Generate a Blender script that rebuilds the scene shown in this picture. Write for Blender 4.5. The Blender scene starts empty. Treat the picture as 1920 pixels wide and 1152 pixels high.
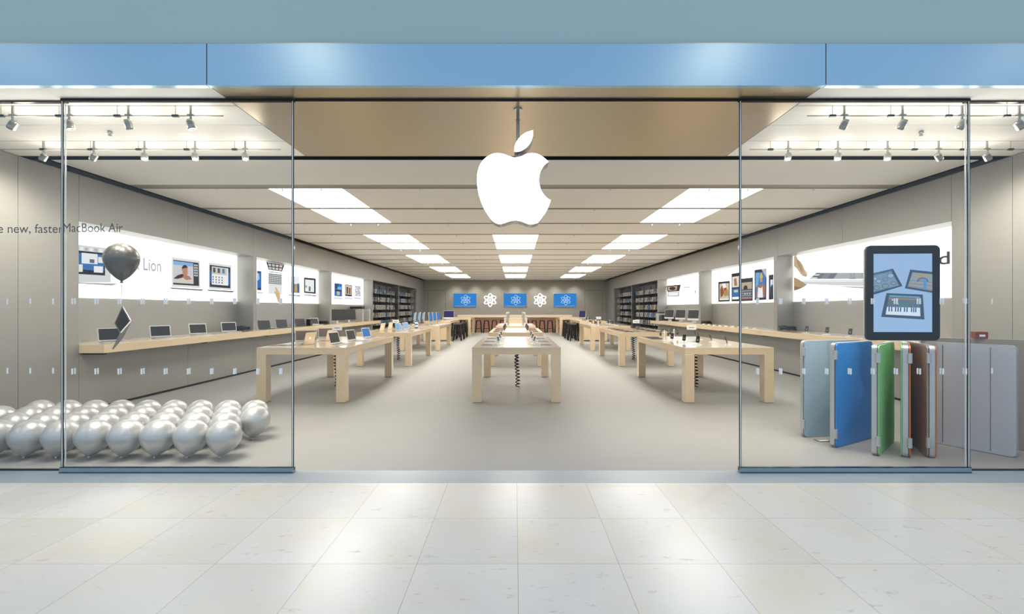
import bpy, math, random
from mathutils import Vector, Matrix, Euler
random.seed(7)
SC = bpy.context.scene
COL = SC.collection
PI = math.pi
R = math.radians

# ------------------------------------------------------------------ camera
F = 880.0; VX, VY, CH = 966.0, 579.0, 1.55
cam_d = bpy.data.cameras.new('camera'); cam = bpy.data.objects.new('camera', cam_d)
COL.objects.link(cam)
cam.location = (0, 0, CH); cam.rotation_euler = (R(90), 0, 0)
cam_d.sensor_width = 36; cam_d.lens = F / 1920 * 36
cam_d.shift_x = -6 / 1920; cam_d.shift_y = 3 / 1920
cam_d.clip_start = 0.05; cam_d.clip_end = 200
SC.camera = cam
# ------------------------------------------------------------------ world, exposure
w = bpy.data.worlds.new('world'); SC.world = w; w.use_nodes = True
bg = w.node_tree.nodes['Background']
bg.inputs[0].default_value = (0.50, 0.68, 0.92, 1); bg.inputs[1].default_value = 0.95
SC.view_settings.view_transform = 'Standard'
SC.view_settings.look = 'None'
SC.view_settings.gamma = 1
SC.view_settings.use_curve_mapping = False
SC.view_settings.exposure = 0.0
PANEL_E = 9.2       # ceiling panels
LB_E = 2.5         # wall light boxes
GLOW_W = 4.8
SPOT_W = 85         # track spots
MALL_W = 150         # mall ceiling downlights

def P(px, py, d):
    return Vector(((px - VX) * d / F, d, CH - (py - VY) * d / F))
def lin(c):
    c = c / 255.0
    return c / 12.92 if c <= 0.04045 else ((c + 0.055) / 1.055) ** 2.4
def L(r, g, b): return (lin(r), lin(g), lin(b), 1)

# ------------------------------------------------------------------ materials
def mat(name, c, rough=0.5, metal=0.0, em=0.0, coat=0.0, spec=0.5, noise=None, bump=0.0):
    m = bpy.data.materials.new(name); m.use_nodes = True
    nt = m.node_tree; b = nt.nodes['Principled BSDF']
    col = L(*c)
    b.inputs['Base Color'].default_value = col
    b.inputs['Roughness'].default_value = rough
    b.inputs['Metallic'].default_value = metal
    b.inputs['Specular IOR Level'].default_value = spec
    b.inputs['Coat Weight'].default_value = coat
    b.inputs['Coat Roughness'].default_value = 0.14; b.inputs['Coat IOR'].default_value = 1.7
    if em:
        b.inputs['Emission Color'].default_value = col
        b.inputs['Emission Strength'].default_value = em
        b.inputs['Base Color'].default_value = (0, 0, 0, 1) if em < 3 else col
        b.inputs['Specular IOR Level'].default_value = 0.1
    if noise:
        (sx, sy, sz), amt, detail = noise
        tc = nt.nodes.new('ShaderNodeTexCoord'); mp = nt.nodes.new('ShaderNodeMapping')
        mp.inputs['Scale'].default_value = (sx, sy, sz)
        n = nt.nodes.new('ShaderNodeTexNoise'); n.inputs['Scale'].default_value = 1; n.inputs['Detail'].default_value = detail
        nt.links.new(tc.outputs['Object'], mp.inputs[0]); nt.links.new(mp.outputs[0], n.inputs[0])
        mx = nt.nodes.new('ShaderNodeMix'); mx.data_type = 'RGBA'
        mx.inputs[6].default_value = tuple(v * (1 - amt) for v in col[:3]) + (1,)
        mx.inputs[7].default_value = tuple(min(1, v * (1 + amt)) for v in col[:3]) + (1,)
        nt.links.new(n.outputs[0], mx.inputs[0]); nt.links.new(mx.outputs[2], b.inputs['Base Color'])
        if bump:
            bp = nt.nodes.new('ShaderNodeBump'); bp.inputs['Strength'].default_value = bump; bp.inputs['Distance'].default_value = 0.01
            nt.links.new(n.outputs[0], bp.inputs['Height']); nt.links.new(bp.outputs[0], b.inputs['Normal'])
    return m

def glass_mat(name, tint, ior=1.45, rough=0.0):
    m = bpy.data.materials.new(name); m.use_nodes = True
    nt = m.node_tree; nt.nodes.remove(nt.nodes['Principled BSDF'])
    out = nt.nodes['Material Output']
    t = nt.nodes.new('ShaderNodeBsdfTransparent'); t.inputs[0].default_value = tint
    g = nt.nodes.new('ShaderNodeBsdfGlossy'); g.inputs['Roughness'].default_value = rough
    lw = nt.nodes.new('ShaderNodeLayerWeight'); lw.inputs[0].default_value = 0.5
    pw = nt.nodes.new('ShaderNodeMath'); pw.operation = 'POWER'; pw.inputs[1].default_value = 5
    fr = nt.nodes.new('ShaderNodeMath'); fr.operation = 'MULTIPLY_ADD'; fr.inputs[1].default_value = 0.9; fr.inputs[2].default_value = 0.022
    nt.links.new(lw.outputs['Facing'], pw.inputs[0]); nt.links.new(pw.outputs[0], fr.inputs[0])
    mx = nt.nodes.new('ShaderNodeMixShader')
    nt.links.new(fr.outputs[0], mx.inputs[0]); nt.links.new(t.outputs[0], mx.inputs[1]); nt.links.new(g.outputs[0], mx.inputs[2])
    nt.links.new(mx.outputs[0], out.inputs[0])
    return m

M = {}
M['wall'] = mat('brushed_wall_panel', (154, 152, 146), 0.42, 0.35, noise=((1.0, 1.0, 40), 0.04, 3))
M['recess'] = mat('recess_steel', (172, 171, 166), 0.38, 0.55, noise=((1.5, 1.5, 30), 0.04, 3))
M['backwall'] = mat('back_wall_panel', (146, 143, 135), 0.5, 0.1)
M['dark'] = mat('dark_void', (22, 22, 24), 0.8)
M['seam'] = mat('seam_grey', (70, 68, 64), 0.7)
M['shelfwall'] = mat('charcoal_recess', (66, 68, 72), 0.6)
M['ceil'] = mat('ceiling_white', (232, 230, 225), 0.75)
M['strip'] = mat('ceiling_strip_metal', (150, 147, 136), 0.45, 0.1)
M['soffit'] = mat('soffit_brushed_steel', (188, 176, 154), 0.34, 0.9, noise=((1.2, 60, 1), 0.05, 3))  # warm tint stands in for the floor and interior it reflects
M['soffit_w'] = mat('soffit_steel_glare', (244, 241, 234), 0.6, 0.0, noise=((1.2, 60, 1), 0.02, 3))  # same steel as the middle; track-lamp glare put in as white
M['fascia'] = mat('fascia_steel_blue_reflection', (164, 198, 216), 0.3, 0.75, noise=((0.7, 1, 2.0), 0.06, 2))  # blue of the mirrored mall is put into the steel's colour
M['mall_ceil'] = mat('mall_ceiling_paint', (182, 200, 196), 0.5, noise=((0.5, 0.8, 1), 0.05, 2))
M['floor'] = mat('store_stone_floor', (158, 157, 153), 0.5, spec=0.25, noise=((2.2, 2.2, 2.2), 0.05, 6))
M['thresh'] = mat('threshold_blue_stone', (158, 168, 174), 0.35, noise=((3, 3, 3), 0.05, 4))
M['maple'] = mat('maple_wood', (222, 198, 162), 0.32, coat=1.0, noise=((9, 1.2, 9), 0.07, 5))
M['maple_y'] = M['maple']
M['steel'] = mat('satin_steel', (176, 176, 172), 0.28, 0.95)
M['alu'] = mat('aluminium', (205, 205, 203), 0.35, 0.7)
M['alu_d'] = mat('aluminium_dark', (150, 150, 150), 0.35, 0.7)  # plain darker aluminium tone
M['black'] = mat('black_plastic', (16, 16, 18), 0.3)
M['blackm'] = mat('black_matte', (14, 14, 15), 0.6)
M['char'] = mat('charcoal_plastic', (52, 54, 58), 0.4)
M['key'] = mat('keyboard_grey', (60, 60, 62), 0.5)
M['white'] = mat('white_plastic', (236, 236, 232), 0.4)
M['card'] = mat('white_card', (240, 240, 238), 0.6)
M['silverb'] = mat('silver_balloon_foil', (198, 198, 196), 0.36, 0.42, coat=0.5)
M['greyb'] = mat('grey_balloon_foil', (104, 102, 97), 0.32, 0.6, coat=0.3)
M['string'] = mat('grey_string', (150, 150, 146), 0.7)
M['scr_dark'] = mat('screen_dark_grey', (40, 42, 46), 0.5)
M['scr_blk'] = mat('screen_black', (20, 21, 24), 0.5)
M['scr_brown'] = mat('screen_grey_brown', (104, 94, 88), 0.3)
M['scr_blue'] = mat('screen_blue', (70, 125, 195), em=0.9)
M['scr_lblue'] = mat('screen_pale_blue', (160, 196, 230), em=0.9)
M['scr_purple'] = mat('screen_violet', (58, 56, 104), em=0.9)
M['glow'] = mat('white_glow', (255, 255, 255), em=1.6)
M['logo_glow'] = mat('sign_white_glow', (255, 255, 255), em=4.2)
M['panel'] = mat('ceiling_panel_glow', (255, 252, 246), em=PANEL_E)
M['lb'] = mat('light_box_glow', (252, 252, 247), em=LB_E)
M['lamp_glow'] = mat('pendant_lens_glow', (255, 214, 170), em=9)
M['lens'] = mat('lamp_lens_glow', (255, 246, 228), em=30)
M['blue_scr'] = mat('bar_screen_blue', (46, 132, 208), em=0.95)
M['edge_dark'] = mat('glass_edge_dark', (24, 30, 30), 0.15)
M['edge_lite'] = mat('glass_edge_bright', (236, 240, 236), 0.15, 0.1)
M['rail'] = mat('rail_blue_steel', (152, 168, 180), 0.3, 0.5)
M['mark'] = mat('frosted_mark', (244, 246, 244), 0.7)
M['txt'] = mat('grey_vinyl', (98, 100, 100), 0.6)
M['glass'] = glass_mat('clear_glass', (0.975, 0.982, 0.982, 1))
M['acrylic'] = glass_mat('clear_acrylic', (0.9, 0.92, 0.93, 1))
M['cov_blue'] = mat('cover_blue', (50, 140, 216), 0.55, noise=((60, 60, 60), 0.06, 2))
M['cov_green'] = mat('cover_green', (140, 198, 134), 0.55)
M['cov_grey'] = mat('cover_pale_grey', (196, 202, 206), 0.5)
M['cov_lgrey'] = mat('cover_grey_blue', (158, 182, 196), 0.5)
M['cov_orange'] = mat('cover_orange', (200, 112, 44), 0.55)
M['cov_brown'] = mat('cover_brown_leather', (160, 150, 134), 0.55)
M['redpanel'] = mat('bar_front_rust', (176, 132, 108), 0.5)
M['box_br'] = mat('box_rust', (140, 62, 36), 0.6)
M['box_dk'] = mat('box_dark', (44, 40, 42), 0.6)
M['box_wh'] = mat('box_white', (166, 164, 158), 0.6)
M['box_gr'] = mat('box_grey', (96, 96, 94), 0.6)
M['box_bl'] = mat('box_blue', (64, 112, 158), 0.6)
M['box_or'] = mat('box_tan', (140, 118, 96), 0.6)

def marble():
    m = bpy.data.materials.new('cream_marble_tiles'); m.use_nodes = True
    nt = m.node_tree; b = nt.nodes['Principled BSDF']; N = nt.nodes.new; K = nt.links.new
    tc = N('ShaderNodeTexCoord'); sep = N('ShaderNodeSeparateXYZ'); K(tc.outputs['Object'], sep.inputs[0])
    def math_(op, a, b_=None, c=None):
        n = N('ShaderNodeMath'); n.operation = op
        for i, v in enumerate((a, b_, c)):
            if v is None: continue
            if isinstance(v, (int, float)): n.inputs[i].default_value = v
            else: K(v, n.inputs[i])
        return n.outputs[0]
    u = math_('DIVIDE', math_('ADD', sep.outputs[0], -0.016 + 40 * 0.6125), 0.6125)
    v = math_('DIVIDE', math_('ADD', sep.outputs[1], -2.848 + 40 * 0.62), 0.62)
    fu, fv = math_('FRACT', u), math_('FRACT', v)
    def near(f, wd):
        a = math_('LESS_THAN', f, wd); b2 = math_('GREATER_THAN', f, 1 - wd); return math_('MAXIMUM', a, b2)
    joint = math_('MAXIMUM', near(fu, 0.0032), near(fv, 0.0026))
    comb = N('ShaderNodeCombineXYZ'); K(math_('FLOOR', u), comb.inputs[0]); K(math_('FLOOR', v), comb.inputs[1])
    wn = N('ShaderNodeTexWhiteNoise'); K(comb.outputs[0], wn.inputs[0])
    off = N('ShaderNodeVectorMath'); off.operation = 'MULTIPLY_ADD'
    K(wn.outputs['Color'], off.inputs[0]); off.inputs[1].default_value = (9, 9, 9); K(tc.outputs['Object'], off.inputs[2])
    n1 = N('ShaderNodeTexNoise'); n1.inputs['Scale'].default_value = 1.6; n1.inputs['Detail'].default_value = 7; K(off.outputs[0], n1.inputs[0])
    mp = N('ShaderNodeMapping'); mp.inputs['Scale'].default_value = (7, 16, 7); mp.inputs['Rotation'].default_value = (0, 0, 0.3); K(off.outputs[0], mp.inputs[0])
    n2 = N('ShaderNodeTexNoise'); n2.inputs['Scale'].default_value = 1; n2.inputs['Detail'].default_value = 9; n2.inputs['Roughness'].default_value = 0.7; K(mp.outputs[0], n2.inputs[0])
    r1 = N('ShaderNodeValToRGB'); K(n1.outputs[0], r1.inputs[0])
    r1.color_ramp.elements[0].position = 0.42; r1.color_ramp.elements[0].color = L(216, 214, 210)
    r1.color_ramp.elements[1].position = 0.72; r1.color_ramp.elements[1].color = L(214, 208, 193)
    r2 = N('ShaderNodeValToRGB'); K(n2.outputs[0], r2.inputs[0])
    r2.color_ramp.elements[0].position = 0.30; r2.color_ramp.elements[0].color = (0.62, 0.58, 0.48, 1)
    r2.color_ramp.elements[1].position = 0.40; r2.color_ramp.elements[1].color = (1, 1, 1, 1)
    mul = N('ShaderNodeMix'); mul.data_type = 'RGBA'; mul.blend_type = 'MULTIPLY'; mul.inputs[0].default_value = 0.8
    K(r1.outputs[0], mul.inputs[6]); K(r2.outputs[0], mul.inputs[7])
    tone = N('ShaderNodeMix'); tone.data_type = 'RGBA'; tone.blend_type = 'MULTIPLY'; tone.inputs[0].default_value = 1
    tn = N('ShaderNodeValToRGB'); K(wn.outputs[0], tn.inputs[0])
    tn.color_ramp.elements[0].color = (0.93, 0.93, 0.92, 1); tn.color_ramp.elements[1].color = (1.0, 0.99, 0.98, 1)
    K(mul.outputs[2], tone.inputs[6]); K(tn.outputs[0], tone.inputs[7])
    fin = N('ShaderNodeMix'); fin.data_type = 'RGBA'; K(joint, fin.inputs[0]); K(tone.outputs[2], fin.inputs[6]); fin.inputs[7].default_value = L(168, 162, 148)
    K(fin.outputs[2], b.inputs['Base Color'])
    b.inputs['Roughness'].default_value = 0.28
    return m
M['marble'] = marble()

# ------------------------------------------------------------------ mesh builder
class MB:
    def __init__(s): s.v = []; s.f = []; s.m = []; s.sm = []; s.mats = []
    def mi(s, m):
        if m not in s.mats: s.mats.append(m)
        return s.mats.index(m)
    def add(s, vs, fs, m, smooth=False, T=None):
        o = len(s.v)
        for p in vs:
            p = Vector(p)
            s.v.append(tuple(T @ p) if T else tuple(p))
        k = s.mi(m)
        for f in fs:
            s.f.append(tuple(i + o for i in f)); s.m.append(k); s.sm.append(smooth)
        return s
    def box(s, x0, x1, y0, y1, z0, z1, m, T=None):
        vs = [(x, y, z) for z in (z0, z1) for y in (y0, y1) for x in (x0, x1)]
        fs = [(0, 2, 3, 1), (4, 5, 7, 6), (0, 1, 5, 4), (2, 6, 7, 3), (0, 4, 6, 2), (1, 3, 7, 5)]
        return s.add(vs, fs, m, False, T)
    def prism(s, pts, a0, a1, m, axis='y', T=None, side=None, smooth=False):
        """pts: 2D outline, extruded along axis between a0 and a1; side: other material for the rim"""
        n = len(pts)
        def V(p, a):
            if axis == 'y': return (p[0], a, p[1])
            if axis == 'z': return (p[0], p[1], a)
            return (a, p[0], p[1])
        vs = [V(p, a0) for p in pts] + [V(p, a1) for p in pts]
        s.add(vs, [tuple(range(n)), tuple(range(2 * n - 1, n - 1, -1))], m, False, T)
        s.add(vs, [(i, i + n, (i + 1) % n + n, (i + 1) % n) for i in range(n)], side or m, smooth, T)
        return s
    def tube(s, pts, r, m, n=8, T=None, caps=True):
        pts = [Vector(p) for p in pts]; vs = []; fs = []
        up = None
        for i, p in enumerate(pts):
            t = (pts[min(i + 1, len(pts) - 1)] - pts[max(i - 1, 0)]).normalized()
            if up is None: up = t.orthogonal().normalized()
            up = (up - t * up.dot(t)).normalized(); b = t.cross(up)
            rr = r[i] if isinstance(r, (list, tuple)) else r
            for k in range(n):
                a = 2 * PI * k / n; vs.append(p + up * math.cos(a) * rr + b * math.sin(a) * rr)
        for i in range(len(pts) - 1):
            for k in range(n):
                fs.append((i * n + k, i * n + (k + 1) % n, (i + 1) * n + (k + 1) % n, (i + 1) * n + k))
        s.add(vs, fs, m, True, T)
        if caps:
            s.add(vs, [tuple(range(n - 1, -1, -1)), tuple(range((len(pts) - 1) * n, len(pts) * n))], m, False, T)
        return s
    def lathe(s, prof, m, n=24, T=None):
        vs = []; fs = []
        for (r_, z) in prof:
            for k in range(n):
                a = 2 * PI * k / n; vs.append((r_ * math.cos(a), r_ * math.sin(a), z))
        for i in range(len(prof) - 1):
            for k in range(n):
                fs.append((i * n + k, i * n + (k + 1) % n, (i + 1) * n + (k + 1) % n, (i + 1) * n + k))
        return s.add(vs, fs, m, True, T)
    def quadp(s, pts, m, T=None): return s.add(pts, [tuple(range(len(pts)))], m, False, T)
    def build(s, name, parent=None, bevel=0.0, seg=2):
        me = bpy.data.meshes.new(name); me.from_pydata(s.v, [], s.f)
        for m in s.mats: me.materials.append(m)
        for i, p in enumerate(me.polygons): p.material_index = s.m[i]; p.use_smooth = s.sm[i]
        me.update()
        o = bpy.data.objects.new(name, me); COL.objects.link(o)
        if parent: o.parent = parent
        if bevel:
            b = o.modifiers.new('bevel', 'BEVEL'); b.width = bevel; b.segments = seg; b.limit_method = 'ANGLE'; b.angle_limit = R(40)
        return o

def rrect(w_, h_, r_, n=5, cx=0, cy=0):
    pts = []
    for (sx, sy, a0) in ((1, -1, -90), (1, 1, 0), (-1, 1, 90), (-1, -1, 180)):
        for k in range(n + 1):
            a = R(a0 + 90 * k / n)
            pts.append((cx + sx * (w_ / 2 - r_) + r_ * math.cos(a), cy + sy * (h_ / 2 - r_) + r_ * math.sin(a)))
    return pts
def spline(pts, seg=6, corners=()):
    out = []; n = len(pts)
    for i in range(n):
        p0, p1, p2, p3 = pts[(i - 1) % n], pts[i], pts[(i + 1) % n], pts[(i + 2) % n]
        if i in corners: p0 = p1
        if (i + 1) % n in corners: p3 = p2
        for k in range(seg):
            t = k / seg
            out.append(tuple(0.5 * ((2 * p1[j]) + (-p0[j] + p2[j]) * t + (2 * p0[j] - 5 * p1[j] + 4 * p2[j] - p3[j]) * t * t + (-p0[j] + 3 * p1[j] - 3 * p2[j] + p3[j]) * t ** 3) for j in (0, 1)))
    return out

def tag(o, label=None, cat=None, group=None, kind=None):
    if label: o['label'] = label
    if cat: o['category'] = cat
    if group: o['group'] = group
    if kind: o['kind'] = kind
    return o
def thing(name, label, cat, loc=(0, 0, 0), rz=0.0, group=None, rot=None):
    o = bpy.data.objects.new(name, None); COL.objects.link(o)
    o.location = loc; o.rotation_euler = rot if rot else (0, 0, rz); o.empty_display_size = 0.1
    return tag(o, label, cat, group)
def struct(name, mb, **k):
    o = mb.build(name, **k); o['kind'] = 'structure'; return o
KIDS = {}
def children(o): return [c for c in bpy.data.objects if c.parent == o]
def dup(root, loc, rz=None, label=None, group=None, rot=None, scale=None):
    r_ = root.copy(); COL.objects.link(r_); r_.location = loc
    if rot: r_.rotation_euler = rot
    elif rz is not None: r_.rotation_euler = (0, 0, rz)
    if scale: r_.scale = scale
    if label: r_['label'] = label
    if group: r_['group'] = group
    if root.name not in KIDS: KIDS[root.name] = [(c, children(c)) for c in children(root)]
    for c, gs in KIDS[root.name]:
        c2 = c.copy(); COL.objects.link(c2); c2.parent = r_
        for g in gs:
            g2 = g.copy(); COL.objects.link(g2); g2.parent = c2
    return r_
def text(s_, name, m, parent, width=None, height=None, T=None, bold=0.0):
    """lettering mesh; lower-left corner at the local origin, scaled to width/height"""
    cu = bpy.data.curves.new('lettering', 'FONT'); cu.body = s_; cu.extrude = 0; cu.size = 1; cu.offset = bold
    o = bpy.data.objects.new('lettering', cu)
    me = bpy.data.meshes.new_from_object(o)
    bpy.data.objects.remove(o)
    xs = [v.co.x for v in me.vertices]; ys = [v.co.y for v in me.vertices]
    x0, x1, y0, y1 = min(xs), max(xs), min(ys), max(ys)
    sx = width / (x1 - x0); sy = (height / 0.729) if height else sx
    for v in me.vertices:
        p = Vector(((v.co.x - x0) * sx, v.co.y * sy, 0)); v.co = T @ p if T else p
    me.materials.clear(); me.materials.append(m)
    t = bpy.data.objects.new(name, me); COL.objects.link(t)
    if parent: t.parent = parent
    return t
ORD = ['first', 'second', 'third', 'fourth', 'fifth', 'sixth', 'seventh', 'eighth', 'ninth', 'tenth', 'eleventh', 'twelfth', 'thirteenth', 'fourteenth', 'fifteenth', 'sixteenth']

# ================================================================== SETTING
WX, RX, BACK = 6.44, 6.85, 33.3     # wall face, recess back, back wall
SOF, CEI = 3.54, 3.575
FY0, GY = 4.17, 4.46                # fascia plane, glass plane

b = MB(); b.box(-16, 16, -14, FY0, -0.1, 0, M['marble']); struct('floor', b)
b = MB(); b.box(-16, 16, FY0, FY0 + 0.32, -0.1, 0.001, M['thresh']); struct('trim_1', b)
b = MB(); b.box(-6.95, 6.95, FY0 + 0.32, BACK + 0.1, -0.1, 0, M['floor'])
struct('floor_store', b)
b = MB()
for yy in (5.05, 8.1, 11.2, 14.3, 17.4, 20.5, 23.6, 26.7): pass
# ceiling: plenum, panels between the strips
b = MB(); b.box(-7.0, 7.0, 6.05, BACK + 0.2, 3.72, 3.8, M['dark']); struct('ceiling_plenum', b)
b = MB()
ys = [6.42] + [7.88 + 1.64 * k for k in range(16)]
STR = ys[1:]
LIGHTROWS = [(STR[0] + 0.0, 0), (STR[3], 1), (STR[6], 1), (STR[9], 1), (STR[12], 1)]
CEX = 6.32
b.box(-CEX, CEX, 6.40, STR[0] - 0.21, CEI, CEI + 0.05, M['ceil'])
for k in range(16):
    y0 = STR[k]; y1 = (STR[k + 1] - 0.09) if k < 15 else BACK - 0.02
    lit = k % 3 != 2 and k < 15
    segs = [(-CEX, -4.17), (-2.92, -0.62), (0.64, 2.94), (4.19, CEX)] if lit and k > 1 else ([(-CEX, -4.17), (-2.92, 2.94), (4.19, CEX)] if lit else [(-CEX, CEX)])
    for (xa, xb) in segs: b.box(xa, xb, y0, y1, CEI, CEI + 0.05, M['ceil'])
struct('ceiling', b)
rowname = ['front', 'second', 'third', 'fourth', 'rearmost']
for k in range(15):
    if k % 3 == 2: continue
    rr = k // 3; half = 'nearer' if k % 3 == 0 else 'farther'
    for side, xa, xb in (('left', -4.17, -2.92), ('middle', -0.62, 0.64), ('right', 2.94, 4.19)):
        if side == 'middle' and rr == 0: continue
        p = MB(); p.box(xa + 0.01, xb - 0.01, STR[k] + 0.01, STR[k + 1] - 0.10, CEI + 0.006, CEI + 0.04, M['panel'])
        tag(p.build('ceiling_light'), f'{half} half of the glowing white ceiling panel, {rowname[rr]} row, {side} column', 'ceiling light', 'glowing ceiling panels')
# metal strips
for k in range(16):
    t = MB(); y = STR[k]; wd = 0.2 if k == 0 else 0.085
    t.box(-CEX, CEX, y - wd - 0.005, y + 0.005, CEI + 0.0, CEI + 0.07, M['strip'])
    t.box(-CEX, CEX, y - 0.006, y + 0.005, CEI - 0.01, CEI, M['strip'])
    o = struct(f'trim_{k + 2}', t)
    hk = MB()
    for x in (-5.0, -3.9, -3.25, -1.6, 1.6, 3.25, 3.9, 5.0):
        hk.box(x - 0.012, x + 0.012, y - 0.02, y + 0.004, CEI - 0.05, CEI - 0.018, M['white'])
    hk.build('fixing_clip', o)
# soffit above the shopfront: central steel, outer panels of the same steel whitened for lamp glare, grooves
b = MB()
b.box(-2.725, 2.745, FY0 + 0.06, 6.12, SOF, SOF + 0.06, M['soffit']); b.box(-2.725, 2.745, FY0 + 0.004, FY0 + 0.06, SOF, SOF + 0.003, M['soffit'])
struct('ceiling_soffit', b)
for nm, (xa, xb) in (('ceiling_soffit_left', (-16, -2.735)), ('ceiling_soffit_right', (2.755, 16))):
    b = MB(); prev = FY0 + 0.004
    for g in (4.60, 5.09, 5.57, 6.12):
        b.box(xa, xb, prev, g - 0.006, SOF, SOF + 0.006, M['soffit_w']); prev = g + 0.006
    b.box(xa, xb, FY0 + 0.06, 6.12, SOF + 0.03, SOF + 0.08, M['seam'])
    struct(nm, b)
b = MB(); b.box(-2.736, -2.724, FY0 + 0.052, 6.12, SOF + 0.012, SOF + 0.07, M['dark']); b.box(2.744, 2.756, FY0 + 0.052, 6.12, SOF + 0.012, SOF + 0.07, M['dark'])
b.box(-6.95, 6.95, 6.392, 6.398, CEI + 0.004, SOF + 0.2, M['dark']); b.box(-6.95, 6.95, 6.12, 6.398, SOF + 0.12, SOF + 0.2, M['dark']); b.box(-6.95, 6.95, 6.12, 6.15, SOF + 0.0, SOF + 0.2, M['dark'])
struct('trim_18', b)
# fascia with vertical joints and the mall ceiling in front of it
b = MB()
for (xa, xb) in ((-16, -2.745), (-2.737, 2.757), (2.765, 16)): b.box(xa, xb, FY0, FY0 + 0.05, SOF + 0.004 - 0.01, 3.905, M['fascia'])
b.box(-16, 16, FY0 + 0.02, FY0 + 0.05, SOF + 0.008, 3.90, M['seam'])
struct('wall_fascia', b)
b = MB(); b.box(-16, 16, FY0 + 0.055, FY0 + 0.3, SOF + 0.09, 6.6, M['mall_ceil']); b.box(-16, 16, FY0, FY0 + 0.055, 3.906, 3.912, M['steel']); struct('wall_upper', b)
b = MB(); b.box(-16, 16, FY0 + 0.1, BACK, 6.6, 6.7, M['mall_ceil']); struct('ceiling_roof', b)
b = MB(); b.box(-16, -6.96, FY0 + 0.1, FY0 + 0.2, 0, SOF, M['wall']); b.box(6.96, 16, FY0 + 0.1, FY0 + 0.2, 0, SOF, M['wall']); struct('wall_shopfront', b)

# side walls with recessed bays
BAYS = [(6.925, 11.54), (11.69, 16.3), (16.47, 21.1), (21.25, 25.93), (26.03, 30.6)]
for side, s in (('left', -1), ('right', 1)):
    b = MB()
    def bx(x0, x1, *a):
        b.box(min(s * x0, s * x1), max(s * x0, s * x1), *a)
    WT = 3.53
    # near flat panels with seams
    for (ya, yb) in ((4.3, 6.076), (6.082, 6.925)): bx(WX, RX, ya, yb, 0.045, WT, M['wall'])
    yy = 6.931
    while yy < 33.2:
        ye = min(yy + 2.307, 33.25); bx(WX, RX, yy, ye - 0.006, 2.84, WT, M['wall']); yy = ye
    # below counter
    yy = 6.931
    while yy < 21.1:
        ye = min(yy + 2.307, 21.2); bx(WX, RX, yy, ye - 0.005, 0.045, 0.885, M['wall']); yy = ye
    bx(WX, RX, 21.25, 30.6, 0.045, 0.12, M['shelfwall'])
    for i in range(4): bx(WX, RX, BAYS[i][1], BAYS[i + 1][0], 0.045 if i > 2 else 0.885, 2.84, M['wall'] if i < 3 else M['steel'])
    bx(WX, RX, 30.6, 33.25, 0.045, 2.84, M['wall'])
    # backing, plinth shadow gap
    bx(RX, RX + 0.1, 4.3, BACK, 0, 3.8, M['recess'])
    bx(WX + 0.03, RX, 4.3, BACK, 0, 0.045, M['dark'])
    for i in (3, 4): bx(RX - 0.012, RX, BAYS[i][0], BAYS[i][1], 0.1, 2.84, M['shelfwall'])
    struct(f'wall_{side}', b)
b = MB(); b.box(-6.95, 6.95, BACK, BACK + 0.12, 0.045, 3.8, M['backwall'])
b.box(-6.95, 6.95, BACK + 0.01, BACK + 0.12, 0, 0.045, M['dark'])
for s in (-1, 1):
    for x in (4.95, 6.2): b.box(s * x - 0.008, s * x + 0.008, BACK - 0.003, BACK, 0.05, 2.83, M['seam'])
    b.box(min(s * 4.95, s * 6.44), max(s * 4.95, s * 6.44), BACK - 0.003, BACK, 2.83, 2.845, M['seam'])
b.box(-4.95, 4.95, BACK - 0.002, BACK, 2.93, 2.937, M['seam'])
struct('wall_back', b)

# ------------------------------------------------------------------ glass front
def text_T(x, y, z): return Matrix.Translation((x, y, z)) @ Matrix.Rotation(R(90), 4, 'X')
def marks(xs, y, double=False):
    b = MB()
    for x in xs:
        for z in (1.62, 0.955): b.box(x - 0.0085, x + 0.0085, y - 0.0012, y, z - 0.028, z + 0.028, M['mark'])
    return b
TOPZ = SOF - 0.005
def pane(name, x0, x1, y, sliding, mk, mk2=None):
    th = 0.026 if sliding else 0.012; b = MB(); b.box(x0, x1, y, y + th, 0.02, TOPZ - 0.03, M['glass'])
    o = struct(name, b)
    e = MB()
    for xe, sg in ((x0, 1), (x1, -1)):
        if abs(xe) > 7: continue
        def ed(u0, u1, mm):
            a, c = sorted((xe + sg * u0, xe + sg * u1)); e.box(a, c, y - 0.003, y + 0.006, 0.02, TOPZ - 0.02, M[mm])
        if sliding: ed(0, 0.005, 'edge_dark'); ed(0.006, 0.015, 'edge_lite'); ed(0.016, 0.020, 'edge_dark')
        else: ed(0.0, 0.006, 'edge_lite')
    e.build('glass_edge', o)
    t = MB()
    t.box(x0, x1, y - 0.01, y + 0.03, TOPZ - (0.022 if sliding else 0.012), TOPZ, M['dark'] if sliding else M['edge_dark'])
    t.build('top_channel', o)
    r_ = MB()
    if sliding:
        r_.box(x0, x1, y - 0.02, y + 0.035, 0.004, 0.048, M['rail'])
        r_.box(x0, x1, y - 0.022, y - 0.02, 0.0, 0.008, M['edge_dark']); r_.box(x0, x1, y - 0.021, y - 0.0, 0.048, 0.053, M['edge_dark'])
    else: r_.box(x0, x1, y - 0.006, y + 0.02, 0.0, 0.012, M['edge_dark'])
    r_.build('bottom_rail', o)
    marks(mk, y - 0.0005).build('mark_reflection', o)
    if mk2: marks(mk2, y + th + 0.0016).build('mark_reflection', o)  # second row stands in for the marks' reflection in the back face
    return o
sp = 0.2185
lx = [-4.19 + sp * k for k in range(10)]
w1 = pane('window_1', -9.0, -4.30, GY + 0.03, False, [-4.42 - sp * k for k in range(3)])
d1 = pane('door_1', -4.295, -2.095, GY - 0.02, True, lx, lx)
rx = [2.26 + sp * k for k in range(10)]
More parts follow.
